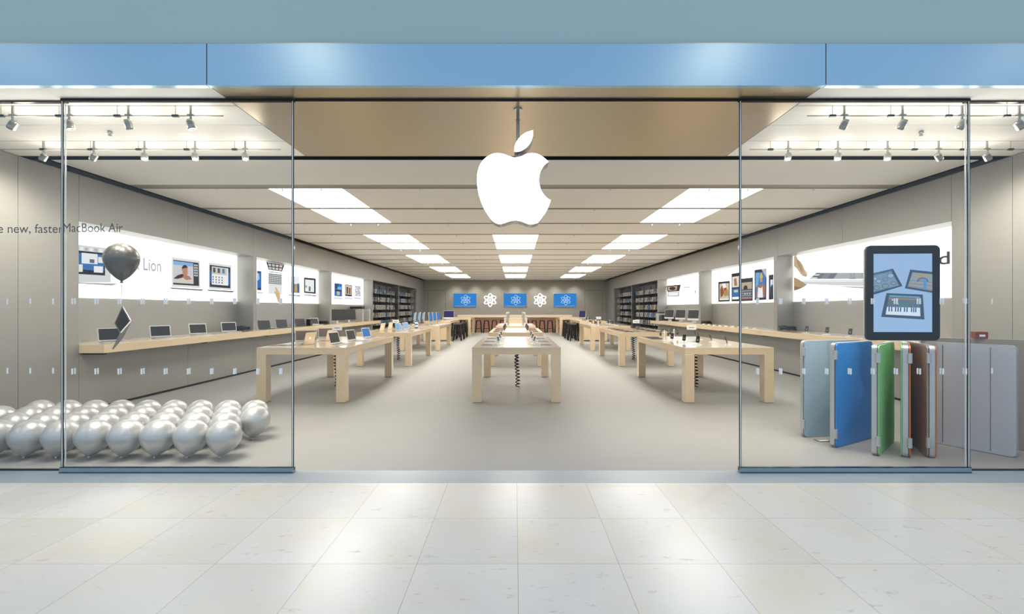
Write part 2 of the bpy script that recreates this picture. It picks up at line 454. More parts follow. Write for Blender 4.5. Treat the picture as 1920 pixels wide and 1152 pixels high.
d2 = pane('door_2', 2.12, 4.30, GY - 0.02, True, [2.30 + sp * k for k in range(10)], [2.30 + sp * k for k in range(10)])
w2 = pane('window_2', 4.305, 9.0, GY + 0.03, False, [4.5 + sp * k for k in range(0)] or [4.56])
t = MB(); t.box(-2.095, 2.12, GY - 0.01, GY + 0.01, TOPZ - 0.012, TOPZ + 0.004, M['dark']); struct('trim_19', t)
gp = lambda px: (px - VX) * GY / F
zt = CH - (436 - VY) * GY / F
wl = gp(113) - gp(0)
text('the new, faster', 'lettering', M['txt'], w1, width=wl * 1.27, height=0.088, T=text_T(gp(113) - wl * 1.27, GY + 0.028, zt))
text('MacBook Air', 'lettering', M['txt'], d1, width=gp(232) - gp(121), height=0.088, T=text_T(gp(121) + 0.01, GY - 0.0225, zt))

# ------------------------------------------------------------------ hanging sign
AP = [(590,360),(650,345),(700,322),(755,315),(815,325),(872,358),(925,405),(880,440),(845,495),(828,560),(828,620),(845,690),(880,745),(912,778),(948,800),(930,850),(900,912),(860,975),(820,1025),(790,1040),(745,1048),(700,1040),(650,1020),(590,1008),(530,1015),(480,1032),(430,1045),(390,1038),(345,1010),(290,935),(240,840),(205,730),(190,620),(195,510),(225,425),(275,365),(335,328),(400,315),(460,325),(520,345),(560,358)]
LF = [(765,80),(762,140),(740,205),(700,255),(650,290),(600,303),(573,300),(575,250),(600,190),(645,135),(700,100)]
SD = 4.60
def ap(p): q = P(860 + p[0] / 5.486, 230 + p[1] / 5.486, SD); return (q.x, q.z)
sg = thing('hanging_sign', 'white glowing apple-shaped sign hanging from the steel soffit over the entrance', 'sign', (0.02, SD, 2.4))
IT = Matrix.Translation((-0.02, -SD, -2.4))
def sign_piece(pts, face, side):
    b = MB(); n = len(pts)
    b.prism(pts, SD + 0.004, SD + 0.175, M['alu_d'], T=IT); b.build(side, sg)
    ins = MB(); ins.prism(pts, SD - 0.004, SD + 0.004, M['logo_glow'], T=IT, side=M['steel']); ins.build(face, sg)
sign_piece(spline([ap(p) for p in AP], 4, (6, 14)), 'sign_face', 'sign_casing')
sign_piece(spline([ap(p) for p in LF], 4, (0, 6)), 'leaf_face', 'leaf_casing')
b = MB(); xr = 0.027
b.tube([(xr, SD + 0.08, SOF), (xr, SD + 0.08, CH + (579 - 300) * 4.68 / F)], 0.016, M['steel'], 12, T=IT)
b.tube([(xr, SD + 0.08, SOF - 0.12), (xr, SD + 0.08, SOF - 0.105)], 0.022, M['steel'], 12, T=IT)
b.tube([(xr, SD + 0.08, SOF), (xr, SD + 0.08, SOF - 0.012)], 0.045, M['steel'], 16, T=IT)
b.build('hanging_rod', sg)

# ------------------------------------------------------------------ track lights
ZR = 3.44
def make_spot(label, grp, loc, aim):
    t = thing('track_spotlight', label, 'spotlight', loc, 0, grp)
    b = MB(); b.tube([(0, 0, 0.10), (0, 0, -0.05)], 0.011, M['steel'], 8); b.box(-0.03, 0.03, -0.012, 0.012, -0.008, 0.014, M['steel']); b.build('stem', t)
    d = Vector(aim).normalized(); q = d.to_track_quat('-Z', 'Y').to_matrix().to_4x4()
    T = Matrix.Translation((0, 0, -0.085)) @ q
    h = MB(); h.lathe([(0.0, 0.05), (0.022, 0.05), (0.03, 0.03), (0.036, -0.02), (0.036, -0.045), (0.03, -0.045), (0.03, -0.03)], M['steel'], 16, T)
    for z in (0.0, 0.012, 0.024): h.lathe([(0.038, z), (0.038, z + 0.004)], M['alu_d'], 16, T)
    hh = h.build('lamp_head', t)
    l_ = MB(); l_.lathe([(0.0, -0.036), (0.028, -0.036)], M['lens'], 16, T); l_.build('lens', hh)
    ld = bpy.data.lights.new('spot_beam', 'SPOT'); ld.energy = SPOT_W; ld.spot_size = R(95); ld.spot_blend = 0.9; ld.color = (1, 0.93, 0.8); ld.shadow_soft_size = 0.03
    lo = bpy.data.objects.new('spot_beam', ld); COL.objects.link(lo); lo.parent = t
    lo.matrix_local = T @ Matrix.Translation((0, 0, -0.06))
    l2 = bpy.data.lights.new('back_glow', 'POINT'); l2.energy = GLOW_W; l2.color = (1, 0.93, 0.82); l2.shadow_soft_size = 0.15
    lo = bpy.data.objects.new('back_glow', l2); COL.objects.link(lo); lo.parent = t; lo.location = (0, 0.05, -0.12)
    return t
for side in ('left', 'right'):
    sgn = -1 if side == 'left' else 1
    for rowi, (y, nm) in enumerate(((4.60, 'front'), (5.57, 'rear'))):
        xe = sgn * (2.86 if rowi == 0 else 2.78)
        x0, x1 = sorted((xe, sgn * 7.0))
        b = MB(); b.tube([(x0, y, ZR), (x1, y, ZR)], 0.0055, M['steel'], 6)
        k = 0; x = x0 + 0.25
        while x < x1:
            b.tube([(x, y, SOF), (x, y, ZR)], 0.003, M['steel'], 5); b.box(x - 0.03, x + 0.03, y - 0.012, y + 0.012, ZR - 0.01, ZR + 0.01, M['char']); x += 0.57
        tag(b.build('lighting_track'), f'thin steel lighting track under the {side} soffit, {nm} of two', 'lighting track', 'lighting tracks')
PF = {'left': ([-3.79, -3.18 - 0, -4.37, -4.925], [-2.89 - 0.315, -3.80, -4.40, -5.0, -5.595]),
      'right': ([3.225, 3.795, 4.38, 4.94], [3.24, 3.83, 4.42, 5.025, 5.60])}
for side in ('left', 'right'):
    for rowi, nm in ((0, 'front'), (1, 'rear')):
        y = 4.60 if rowi == 0 else 5.57
        xs = sorted(PF[side][rowi], key=abs)
        for i, x in enumerate(xs):
            s = -1 if side == 'left' else 1
            aim = ((0.1 * (-s), 0.5, -1) if i == 1 else (0.25 * -s, 0.15, -1)) if rowi == 0 else (0.35 * -s, -0.35, -1)
            if i == len(xs) - 1 or (rowi == 1 and i == 3): aim = (0.75 * s, 0.25, -0.8)
            if side == 'right' and rowi == 0 and i < 3: aim = (-0.25, 0.65, -0.9)
            make_spot(f'steel spotlight on the {nm} {side} track, {ORD[i]} outward from the entrance', 'track spotlights above the windows', (x, y, ZR), aim)
# small ceiling fittings among the tracks
for i, (px, py) in enumerate(((206, 252), (1727, 252))):
    p = P(px, py, 1.99 * F / (579 - 246)); b = MB()
    b.lathe([(0.0, 0), (0.02, 0), (0.026, -0.02), (0.012, -0.03), (0.02, -0.05), (0, -0.055)][::-1], M['alu_d'], 10)
    o = b.build('sprinkler'); o.location = (p.x, p.y, SOF); tag(o, f'small steel sprinkler in the {"left" if i == 0 else "right"} soffit between the light tracks', 'sprinkler', 'soffit sprinklers')

# mall ceiling downlights (lit fittings in the mall ceiling ahead of the shopfront)
def downlight(x, y, label, wd, size=120, aim=None):
    t = thing('pendant_lamp', label, 'lamp', (x, y, z), 0, 'mall pendant lamps')
    b = MB(); b.lathe([(0.26, -0.02), (0.3, 0.02), (0.26, 0.2), (0.05, 0.32), (0, 0.32)], M['alu'], 24); b.tube([(0, 0, 0.3), (0, 0, 3)], 0.01, M['alu'], 6); b.build('lamp_shade', t)
    b = MB(); b.lathe([(0.0, -0.0), (0.25, -0.0)], M['lamp_glow'], 24); b.build('lens', t)
    ld = bpy.data.lights.new('downlight_beam', 'SPOT'); ld.energy = wd; ld.spot_size = R(150); ld.spot_blend = 0.8; ld.color = (1.0, 0.82, 0.62); ld.shadow_soft_size = 0.24
    lo = bpy.data.objects.new('downlight_beam', ld); COL.objects.link(lo); lo.parent = t; lo.location = (0, 0, -0.03)
    if aim: lo.rotation_euler = aim
    return t
for j, (y, z) in enumerate(((0.0, 6.3), (-4.0, 6.3))):
    for i, x in enumerate((-8.96, -3.58, 3.58, 8.96)):
        downlight(x, y, f'round pendant lamp high in the mall, {"front" if j == 0 else "rear"} row, {ORD[i]} from the left', MALL_W)

# small wall washers just before the back wall
for i in range(7):
    x = -4.2 + 1.4 * i
    t = thing('wall_washer', f'small round ceiling lamp washing the back wall, {ORD[i]} from the left', 'ceiling lamp', (x, 32.45, CEI), 0, 'back wall washers')
    b = MB(); b.lathe([(0.0, -0.05), (0.035, -0.05)], M['lens'], 12); b.build('lens', t)
    b = MB(); b.lathe([(0.036, 0.0), (0.045, -0.052), (0.036, -0.054), (0.035, -0.05)], M['steel'], 12); b.build('lamp_ring', t)
    ld = bpy.data.lights.new('washer_beam', 'SPOT'); ld.energy = 120; ld.spot_size = R(95); ld.spot_blend = 0.9; ld.color = (1, 0.94, 0.84); ld.shadow_soft_size = 0.04
    lo = bpy.data.objects.new('washer_beam', ld); COL.objects.link(lo); lo.parent = t; lo.location = (0, 0, -0.06); lo.rotation_euler = (R(22), 0, 0)

# ------------------------------------------------------------------ tables
def bxo(name, parent, x0, x1, y0, y1, z0, z1, m, bev=0.003):
    b = MB(); b.box(x0, x1, y0, y1, z0, z1, m); return b.build(name, parent, bevel=bev)
def make_table(label, cx, y0, y1, w_=1.46, h=0.91, leg=0.155, group=None, apron=0.115):
    t = thing('display_table', label, 'table', (cx, (y0 + y1) / 2, 0), 0, group)
    l2, w2 = (y1 - y0) / 2, w_ / 2
    bxo('tabletop', t, -w2, w2, -l2, l2, h - 0.035, h, M['maple'])
    b = MB()
    b.box(-w2, w2, -l2, -l2 + 0.04, h - apron, h - 0.035, M['maple']); b.box(-w2, w2, l2 - 0.04, l2, h - apron, h - 0.035, M['maple'])
    b.box(-w2, -w2 + 0.04, -l2 + 0.04, l2 - 0.04, h - apron, h - 0.035, M['maple']); b.box(w2 - 0.04, w2, -l2 + 0.04, l2 - 0.04, h - apron, h - 0.035, M['maple'])
    b.box(-w2 + 0.04, w2 - 0.04, -l2 + 0.04, l2 - 0.04, h - 0.06, h - 0.035, M['maple'])
    b.build('apron', t)
    for sx in (-1, 1):
        for sy in (-1, 1):
            x0, x1 = sorted((sx * w2, sx * (w2 - leg))); ya, yb = sorted((sy * l2, sy * (l2 - leg)))
            g = MB(); g.box(x0, x1, ya, yb, 0.006, h - apron, M['maple']); g.box(x0 + 0.006, x1 - 0.006, ya + 0.006, yb - 0.006, 0, 0.008, M['char'])
            g.build('leg', t, bevel=0.002)
    return t
GT = 'long maple display tables'
TY = [(7.71, 10.75), (12.55, 15.6), (17.3, 20.35)]
tb0 = make_table('maple display table nearest the entrance in the middle row', 0.02, *TY[0], group=GT)
names = {-3.52: 'left', 0.02: 'middle', 3.52: 'right'}
cords = MB()
def helix(zt_, zb, r_=0.038, turns=13, rad=0.0105):
    b = MB(); pts = []
    n = turns * 10
    for i in range(n + 1):
        a = 2 * PI * turns * i / n; z = zt_ + (zb - zt_) * i / n
        rr = r_ * min(1, 0.3 + 4 * i / n) ; pts.append((rr * math.cos(a) + 0.012 * math.sin(z * 9), rr * math.sin(a), z))
    b.tube(pts, rad, M['blackm'], 5); return b
cord_me = None
for cx in (-3.52, 0.02, 3.52):
    for i, (y0, y1) in enumerate(TY):
        rowl = ['nearest the entrance', 'second from the entrance', 'third from the entrance'][i]
        if not (cx == 0.02 and i == 0):
            dup(tb0, (cx, (y0 + y1) / 2, 0), 0, f'maple display table {rowl} in the {names[cx]} row', GT)
        if cord_me is None:
            co = helix(0.845, 0.012).build('coiled_cord'); cord_me = co
        else:
            co = cord_me.copy(); COL.objects.link(co)
        co.location = (cx + 0.02, (y0 + y1) / 2 - 0.02, 0)
        tag(co, f'black coiled cable hanging under the {names[cx]} row table {rowl}', 'cable', 'coiled table cables')
for s, nm in ((-1, 'left'), (1, 'right')):
    t4 = make_table(f'maple table with closed end panel in the {nm} row, before the rear bar', s * 3.7, 22.2, 25.3, w_=1.3, h=0.96, group='rear side tables')
    bxo('end_panel', t4, -0.64, 0.64, -1.52, -1.49, 0.06, 0.84, M['maple'])
    make_table(f'tall maple table beside the rear bar on the {nm}', s * 3.2, 26.4, 29.0, w_=1.4, h=1.04, group='rear side tables')
t = thing('display_cabinet', 'solid maple display block behind the middle row of tables', 'cabinet', (0.02, 23.4, 0))
bxo('cabinet_body', t, -0.55, 0.55, -1.2, 1.2, 0, 1.05, M['maple']); bxo('worktop', t, -0.56, 0.56, -1.21, 1.21, 1.05, 1.09, M['maple'])

# ------------------------------------------------------------------ wall counters
for s, nm in ((-1, 'left'), (1, 'right')):
    t = thing('wall_counter', f'long maple counter shelf along the {nm} wall below the light boxes', 'counter', (s * 6.46, 14.0, 0.955))
    edges = [6.93, 11.6, 16.4, 21.1]
    for i in range(3):
        x0, x1 = sorted((s * -0.0 + s * (6.842 - 6.46), s * (6.07 - 6.46)))
        bxo('counter_section', t, x0, x1, edges[i] - 14 + 0.002, edges[i + 1] - 14 - 0.002, -0.065, 0.065, M['maple'])
    b = MB()
    for y in (7.0, 9.3, 11.6, 14, 16.4, 18.7, 21.0):
        x0, x1 = sorted((s * (6.43 - 6.46), s * (6.12 - 6.46)))
        b.box(x0, x1, y - 14 - 0.03, y - 14 + 0.03, -0.09, -0.066, M['dark'])
    b.build('bracket', t)

# ------------------------------------------------------------------ light boxes on the walls
def wp(s, px, py, lay):
    X = s * (RX - 0.0225 - lay * 0.0012); d = X * F / (px - VX)
    return Vector((X, d, min(CH - (py - VY) * d / F, 2.836)))
EM = {}
def em(c, k=1.0):
    key = (c, k)
    if key not in EM: EM[key] = mat('backlit_print_%d_%d_%d' % c, c, em=k)
    return EM[key]
class Art:
    def __init__(s, side): s.s = side; s.b = MB(); s.l = 1
    def poly(s, pts, c, k=1.0):
        s.b.quadp([wp(s.s, x, y, s.l * 0.25) for x, y in pts], em(c, k)); s.l += 1
    def rect(s, x0, x1, y0l, y0r, y1l, y1r, c, k=1.0): s.poly([(x0, y0l), (x1, y0r), (x1, y1r), (x0, y1l)], c, k)
    def sub(s, q, u0, u1, v0, v1, c, k=1.0):
        """rectangle inside a quad q = (TL, TR, BR, BL) in fractions"""
        f = lambda u, v: tuple((q[0][j] * (1 - u) + q[1][j] * u) * (1 - v) + (q[3][j] * (1 - u) + q[2][j] * u) * v for j in (0, 1))
        s.poly([f(u0, v0), f(u1, v0), f(u1, v1), f(u0, v1)], c, k)
    def shape(s, q, pts, c, k=1.0):
        f = lambda u, v: tuple((q[0][j] * (1 - u) + q[1][j] * u) * (1 - v) + (q[3][j] * (1 - u) + q[2][j] * u) * v for j in (0, 1))
        s.poly([f(u, v) for u, v in pts], c, k)
    def disc(s, cx, cy, rx_, ry, c, k=1.0, n=16): s.poly([(cx + rx_ * math.cos(2 * PI * i / n), cy + ry * math.sin(2 * PI * i / n)) for i in range(n)], c, k)
    def flush(s, name, parent):
        o = s.b.build(name, parent); s.b = MB(); return o
def light_box(s, i, label):
    y0, y1 = BAYS[i]
    t = thing('light_box', label, 'light box', (0, 0, 0))
    xo = s * (RX - 0.011)
    t.location = (xo, (y0 + y1) / 2, 2.28)
    b = MB(); b.box(-0.01, 0.01, y0 - (y0 + y1) / 2 + 0.01, y1 - (y0 + y1) / 2 - 0.01, 1.72 - 2.28, 2.838 - 2.28, M['lb']); b.build('lit_panel', t)
    return t
def reparent(o, t):
    # children of the box keep world positions
    inv = Matrix.Translation(-Vector(t.location))
    o.data.transform(inv); o.parent = t
WHT, GRYL, DK, BLU = (236, 238, 238), (196, 198, 198), (52, 54, 58), (40, 96, 170)
rnd = random.Random(3)
def add_art(a, name, t): reparent(a.flush(name, None), t)
# --- left bay 1
t = light_box(-1, 0, 'large glowing wall panel printed with laptops, nearest the entrance on the left wall')
a = Art(-1)
q = [(147, 458), (209, 470), (209, 528), (147, 530)]
a.poly([(147, 459), (205, 466), (208, 530), (147, 530)], (214, 216, 216)); q = [(147, 462), (203, 470), (203, 519), (147, 516)]
a.poly([(147, 470), (197, 475), (197, 517), (147, 514)], (36, 40, 48)); a.poly([(147, 474), (195, 478), (195, 509), (147, 505)], (58, 110, 178))
a.poly([(153, 474), (183, 477), (183, 496), (153, 494)], (232, 234, 236)); a.poly([(147, 496), (155, 496), (155, 510), (147, 510)], (226, 234, 220))
a.poly([(176, 499), (193, 500), (193, 512), (176, 511)], (236, 238, 240)); a.poly([(168, 486), (177, 487), (177, 494), (168, 493)], (88, 104, 128))
a.poly([(184, 482), (195, 483), (195, 494), (184, 493)], (228, 230, 232))
for k in range(5): a.poly([(150 + k * 9, 463 + k), (156 + k * 9, 464 + k), (156 + k * 9, 470 + k), (150 + k * 9, 469 + k)], (180, 182, 184) if k % 2 else (236, 236, 236))
a.poly([(147, 530), (222, 532), (210, 536), (147, 532)], (172, 172, 174))
add_art(a, 'printed_picture', t)
for (q, kind) in ((((322, 482), (375, 489), (376, 541), (322, 538)), 0), (((391, 492), (434, 498), (434, 545), (391, 542)), 1)):
    a.poly(list(q), (226, 226, 224)); a.sub(q, 0.05, 0.95, 0.09, 0.92, (50, 52, 56))
    if kind == 0:
        a.sub(q, 0.05, 0.76, 0.12, 0.86, (206, 204, 206)); a.sub(q, 0.05, 0.76, 0.12, 0.25, (132, 176, 222)); a.sub(q, 0.05, 0.76, 0.66, 0.86, (214, 204, 192))
        a.shape(q, [(0.06, 0.72), (0.2, 0.6), (0.35, 0.54), (0.46, 0.56), (0.4, 0.66), (0.2, 0.72)], (66, 44, 38))
        a.shape(q, [(0.36, 0.3), (0.42, 0.23), (0.5, 0.22), (0.56, 0.28), (0.56, 0.34), (0.36, 0.42)], (56, 42, 36))
        a.shape(q, [(0.37, 0.36), (0.55, 0.3), (0.56, 0.5), (0.52, 0.62), (0.44, 0.62), (0.38, 0.52)], (188, 134, 102))
        a.shape(q, [(0.36, 0.64), (0.48, 0.56), (0.62, 0.6), (0.7, 0.7), (0.5, 0.74)], (176, 128, 96))
        for r_ in range(5):
            for c_ in range(2): a.sub(q, 0.79 + c_ * 0.07, 0.84 + c_ * 0.07, 0.16 + r_ * 0.09, 0.22 + r_ * 0.09, (214, 214, 214))
        a.poly([(317, 539), (382, 543), (378, 546), (322, 542)], (120, 120, 122))
    else:
        a.sub(q, 0.08, 0.92, 0.3, 0.78, (44, 104, 180)); a.sub(q, 0.14, 0.86, 0.14, 0.82, (240, 240, 240)); a.sub(q, 0.14, 0.8, 0.15, 0.42, (206, 198, 184))
        for c_ in range(3): a.sub(q, 0.2 + c_ * 0.2, 0.3 + c_ * 0.2, 0.18, 0.36, (70, 78, 80) if c_ < 2 else (66, 130, 190))
        for r_ in range(3):
            for c_ in range(4): a.sub(q, 0.18 + c_ * 0.13, 0.22 + c_ * 0.13, 0.5 + r_ * 0.1, 0.56 + r_ * 0.1, (60, 60, 66))
        a.poly([(387, 543), (440, 546), (436, 549), (391, 546)], (120, 120, 122))
    add_art(a, 'printed_laptop', t)
for k in range(4): a.poly([(256 - (k == 3) * -4, 509 + k * 3.6), (302 - k * 2, 510.5 + k * 3.4), (302 - k * 2, 511.3 + k * 3.4), (256 - (k == 3) * -4, 509.8 + k * 3.6)], (196, 196, 198))
add_art(a, 'printed_caption', t)
TL_ = lambda x, y, z: Matrix.Translation((x, y, z)) @ Matrix(((0, 0, 1, 0), (1, 0, 0, 0), (0, 1, 0, 0), (0, 0, 0, 1)))
TR_ = lambda x, y, z: Matrix.Translation((x, y, z)) @ Matrix(((0, 0, -1, 0), (-1, 0, 0, 0), (0, 1, 0, 0), (0, 0, 0, 1)))
p0, p1 = wp(-1, 273, 506, 2), wp(-1, 302, 506, 2)
px_ = wp(-1, 254, 505, 2)
o = text('X Lion', 'lettering', em((172, 174, 178)), None, width=p1.y - px_.y + 0.1, height=0.24, bold=0.01, T=TL_(px_.x, px_.y - 0.1, px_.z)); reparent(o, t)
# --- left bay 2
t = light_box(-1, 1, 'middle glowing wall panel on the left wall printed with a keyboard and hand')
a = Art(-1)
a.poly([(482, 508), (490, 509), (490, 545), (482, 544)], (30, 34, 40)); a.poly([(482, 511), (489, 511), (489, 540), (482, 541)], (36, 100, 180)); a.poly([(482, 512), (486, 514), (487, 524), (482, 527)], (150, 196, 226))
a.poly([(482, 548), (493, 549), (493, 550.5), (482, 550)], (140, 140, 142)); add_art(a, 'printed_laptop', t)
q = ((499, 487), (533, 491), (529, 509.5), (503.5, 506)); a.poly(list(q), (40, 40, 44))
for c_ in range(4):
    for r_ in range(3): a.sub(q, 0.06 + c_ * 0.235, 0.24 + c_ * 0.235, 0.08 + r_ * 0.31, 0.30 + r_ * 0.31, (198 + 8 * c_, 202, 206 - 8 * r_))
a.poly([(504.5, 509), (528, 512), (528, 513.2), (504.5, 510.6)], (50, 50, 54))
q = ((503, 512), (529, 515), (529, 553), (503, 551)); a.poly(list(q), (230, 231, 230))
for r_ in range(6):
    for c_ in range(12): a.sub(q, 0.03 + c_ * 0.078, 0.085 + c_ * 0.078, 0.02 + r_ * 0.085, 0.08 + r_ * 0.085, (44, 44, 48))
add_art(a, 'printed_laptop', t)
a.poly([(516, 538), (518, 539), (521, 545), (525, 551), (526, 562), (524, 568), (521, 566), (517, 555), (514.5, 549), (515, 546), (517, 548)], (214, 178, 140)); add_art(a, 'printed_hand', t)
for (x0, x1) in ((546, 562), (570, 592)):
    y0_ = 510 + (x0 - 482) * 0.12
    q = ((x0, y0_), (x1, y0_ + 2), (x1, 551.5), (x0, 549.5))
    if x0 == 546:
        a.poly(list(q), (236, 238, 240)); a.sub(q, 0.0, 0.98, 0.45, 0.95, (120, 130, 140)); a.sub(q, 0.4, 0.7, 0.5, 0.9, (190, 160, 90)); a.sub(q, 0.7, 0.95, 0.4, 0.9, (70, 100, 160)); a.sub(q, 0.05, 0.3, 0.1, 0.3, (90, 160, 220))
    else:
        a.poly(list(q), (44, 46, 50)); a.sub(q, 0.1, 0.86, 0.12, 0.9, (234, 236, 236)); a.sub(q, 0.4, 0.56, 0.55, 0.85, (96, 120, 150)); a.sub(q, 0.12, 0.25, 0.5, 0.65, (150, 150, 154))
    a.poly([(x0 - 8 if x0 == 546 else x0 - 1, 552), (x1 + 2, 554), (x1, 556.5), (x0 - 5 if x0 == 546 else x0, 554)], (150, 150, 152)); add_art(a, 'printed_screen', t)
# --- left bay 3
t = light_box(-1, 2, 'glowing wall panel on the left wall printed with three small posters, farthest in')
for n, (x0, x1) in enumerate(((627, 641.5), (647, 660), (665, 676.5))):
    y0_ = 531 + (x0 - 627) * 0.12; q = ((x0, y0_), (x1, y0_ + 1.6), (x1, 556.6 - 0 * n), (x0, 555.4))
    if n == 0: a.poly(list(q), (40, 104, 170)); a.sub(q, 0.05, 0.5, 0.05, 0.4, (30, 70, 120)); a.sub(q, 0.4, 0.9, 0.25, 0.5, (110, 180, 220)); a.sub(q, 0.1, 0.9, 0.48, 0.62, (28, 40, 60)); a.sub(q, 0.3, 0.7, 0.62, 0.9, (180, 190, 170))
    if n == 1: a.poly(list(q), (46, 44, 44)); a.sub(q, 0.08, 0.92, 0.05, 0.85, (210, 196, 170)); a.sub(q, 0.2, 0.45, 0.2, 0.8, (96, 66, 44)); a.sub(q, 0.55, 0.8, 0.25, 0.8, (130, 90, 60))
    if n == 2:
        a.poly(list(q), (226, 228, 230))
        for r_ in range(6):
            for c_ in range(4):
                if rnd.random() < 0.75: a.sub(q, 0.08 + c_ * 0.22, 0.22 + c_ * 0.22, 0.05 + r_ * 0.16, 0.14 + r_ * 0.16, rnd.choice([(60, 70, 90), (60, 110, 170), (130, 140, 150)]))
    a.poly([(x0 - 1, 558), (x1 + 1, 559.4), (x1 + 1, 561.4), (x0 - 1, 560)], (170, 170, 172)); add_art(a, 'printed_poster', t)
# --- right bay 1
t = light_box(1, 0, 'large glowing wall panel on the right wall printed with a hand pinching a thin tablet')
a = Art(1)
f5 = lambda pts: [(1440 + x / 7.2, 400 + y / 7.2) for x, y in pts]
hand = f5([(350, 560), (385, 572), (400, 620), (440, 655), (470, 700), (492, 760), (530, 800), (532, 835), (515, 862), (470, 850), (435, 815), (395, 755), (350, 715)])
a.poly(hand, (198, 172, 136)); a.poly(f5([(495, 775), (520, 785), (534, 810), (532, 840), (505, 815)]), (226, 208, 190)); a.poly(f5([(385, 600), (420, 650), (450, 720), (470, 800), (440, 770), (400, 690)]), (176, 146, 108))
a.poly(f5([(350, 865), (400, 885), (450, 915), (520, 955), (528, 965), (480, 1000), (400, 1035), (350, 1048)]), (178, 150, 112)); a.poly(f5([(350, 985), (420, 1000), (470, 1000), (400, 1035), (350, 1048)]), (146, 112, 78)); add_art(a, 'printed_hand', t)
a.poly(f5([(450, 905), (1340, 900), (1340, 985), (900, 975), (600, 962), (500, 955)]), (216, 216, 216)); a.poly(f5([(460, 900), (1340, 892), (1340, 925), (480, 930)]), (240, 240, 240))
a.poly(f5([(555, 888), (650, 805), (1340, 805), (1340, 890)]), (176, 178, 180)); a.poly(f5([(640, 888), (720, 808), (940, 808), (880, 890)]), (116, 120, 126)); a.poly(f5([(700, 888), (780, 808), (860, 808), (790, 890)]), (136, 140, 146))
for r_ in range(4): a.poly(f5([(575 + r_ * 24, 882 - r_ * 21), (660 + r_ * 15, 882 - r_ * 21), (672 + r_ * 15, 870 - r_ * 21), (590 + r_ * 24, 870 - r_ * 21)]), (70, 74, 80) if r_ % 2 else (226, 226, 226))
a.poly(f5([(1100, 880), (1180, 880), (1180, 890), (1100, 890)]), (80, 80, 84))
for x in (1110, 1150, 1260, 1300):
    for y in (815, 835, 855): a.poly(f5([(x, y), (x + 26, y), (x + 26, y + 7), (x, y + 7)]), (130, 130, 134))
a.poly(f5([(900, 985), (1340, 990), (1340, 1020), (1150, 1010)]), (186, 188, 190)); add_art(a, 'printed_tablet', t)
p1 = wp(1, 1781, 494, 3); p0 = wp(1, 1708, 494, 3)
o = text('iPad', 'lettering', em((70, 72, 74)), None, width=abs(p1.y - p0.y) * 1.0, height=0.205, bold=0.014, T=TR_(p0.x, p0.y, p0.z - 0.075)); reparent(o, t)
# --- right bay 2
t = light_box(1, 1, 'glowing wall panel on the right wall printed with five tablets showing pictures')
f6 = lambda x, y: (1220 + x / 6.4, 480 + y / 6.4)
TBL = [((812, 314), (950, 300), (950, 548), (812, 552)), ((970, 215), (1068, 200), (1066, 545), (970, 548)), ((1085, 275), (1228, 260), (1226, 540), (1085, 545)), ((1247, 170), (1392, 150), (1388, 528), (1247, 534)), ((1416, 232), (1474, 222), (1474, 522), (1416, 528))]
for n, q in enumerate(TBL):
    q = tuple(f6(*p) for p in q); a.poly(list(q), (42, 42, 46))
    if n == 0: a.sub(q, .1, .92, .1, .9, (206, 192, 168)); a.shape(q, [(.15, .4), (.3, .2), (.5, .5), (.4, .7), (.2, .8)], (140, 84, 50)); a.shape(q, [(.45, .5), (.85, .4), (.9, .7), (.5, .75)], (166, 142, 90)); a.sub(q, .1, .92, .86, .92, (240, 240, 240)); a.shape(q, [(.3, .1), (.6, .1), (.7, .3), (.5, .35)], (240, 240, 236)); a.shape(q, [(.45, .35), (.7, .3), (.75, .42), (.5, .48)], (176, 70, 50))
    if n == 1: a.sub(q, .08, .92, .12, .5, (228, 216, 200)); a.shape(q, [(.3, .2), (.6, .18), (.7, .45), (.35, .45)], (150, 118, 92)); a.sub(q, .08, .92, .55, .93, (56, 110, 170)); a.sub(q, .3, .8, .6, .68, (196, 206, 190)); a.sub(q, .08, .92, .84, .93, (240, 240, 240))
    if n == 2: a.sub(q, .05, .92, .18, .48, (184, 166, 140)); a.shape(q, [(.18, .48), (.25, .34), (.4, .3), (.52, .36), (.56, .48)], (44, 40, 38)); a.sub(q, .05, .92, .48, .9, (60, 60, 64));
    if n == 2:
        for k in range(9): a.sub(q, .07 + k * .095, .085 + k * .095, .5, .88, (190, 190, 192))
        for k in range(4): a.sub(q, .05, .92, .55 + k * .1, .565 + k * .1, (200, 200, 202))
        for k in range(3): a.sub(q, .3 + k * .2, .36 + k * .2, .66, .71, (240, 240, 240))
        a.sub(q, .05, .92, .88, .92, (190, 90, 60))
    if n == 3:
        a.sub(q, .08, .92, .1, .92, (70, 120, 190)); a.shape(q, [(.08, .1), (.4, .1), (.3, .5), (.08, .6)], (110, 170, 216))
        a.shape(q, [(.42, .26), (.5, .18), (.6, .18), (.66, .3), (.64, .42), (.46, .42)], (190, 150, 120)); a.shape(q, [(.4, .25), (.46, .14), (.58, .12), (.68, .22), (.66, .3), (.45, .28)], (206, 178, 90))
        a.shape(q, [(.2, .56), (.45, .5), (.66, .48), (.88, .56), (.9, .8), (.2, .8)], (168, 110, 80)); a.shape(q, [(.3, .58), (.42, .6), (.55, .62), (.66, .56), (.72, .92), (.24, .92)], (238, 238, 236)); a.shape(q, [(.1, .9), (.2, .7), (.26, .9)], (190, 96, 60)); a.shape(q, [(.76, .9), (.82, .7), (.92, .7), (.92, .9)], (170, 90, 60)); a.shape(q, [(.55, .0), (1, 0), (1, .3)], (186, 188, 192))
    if n == 4: a.sub(q, .3, .98, .2, .85, (130, 176, 214)); a.shape(q, [(.35, .5), (.9, .4), (.95, .85), (.3, .85)], (50, 54, 60)); a.sub(q, .4, .8, .2, .4, (228, 232, 234))
    add_art(a, 'printed_tablet', t)
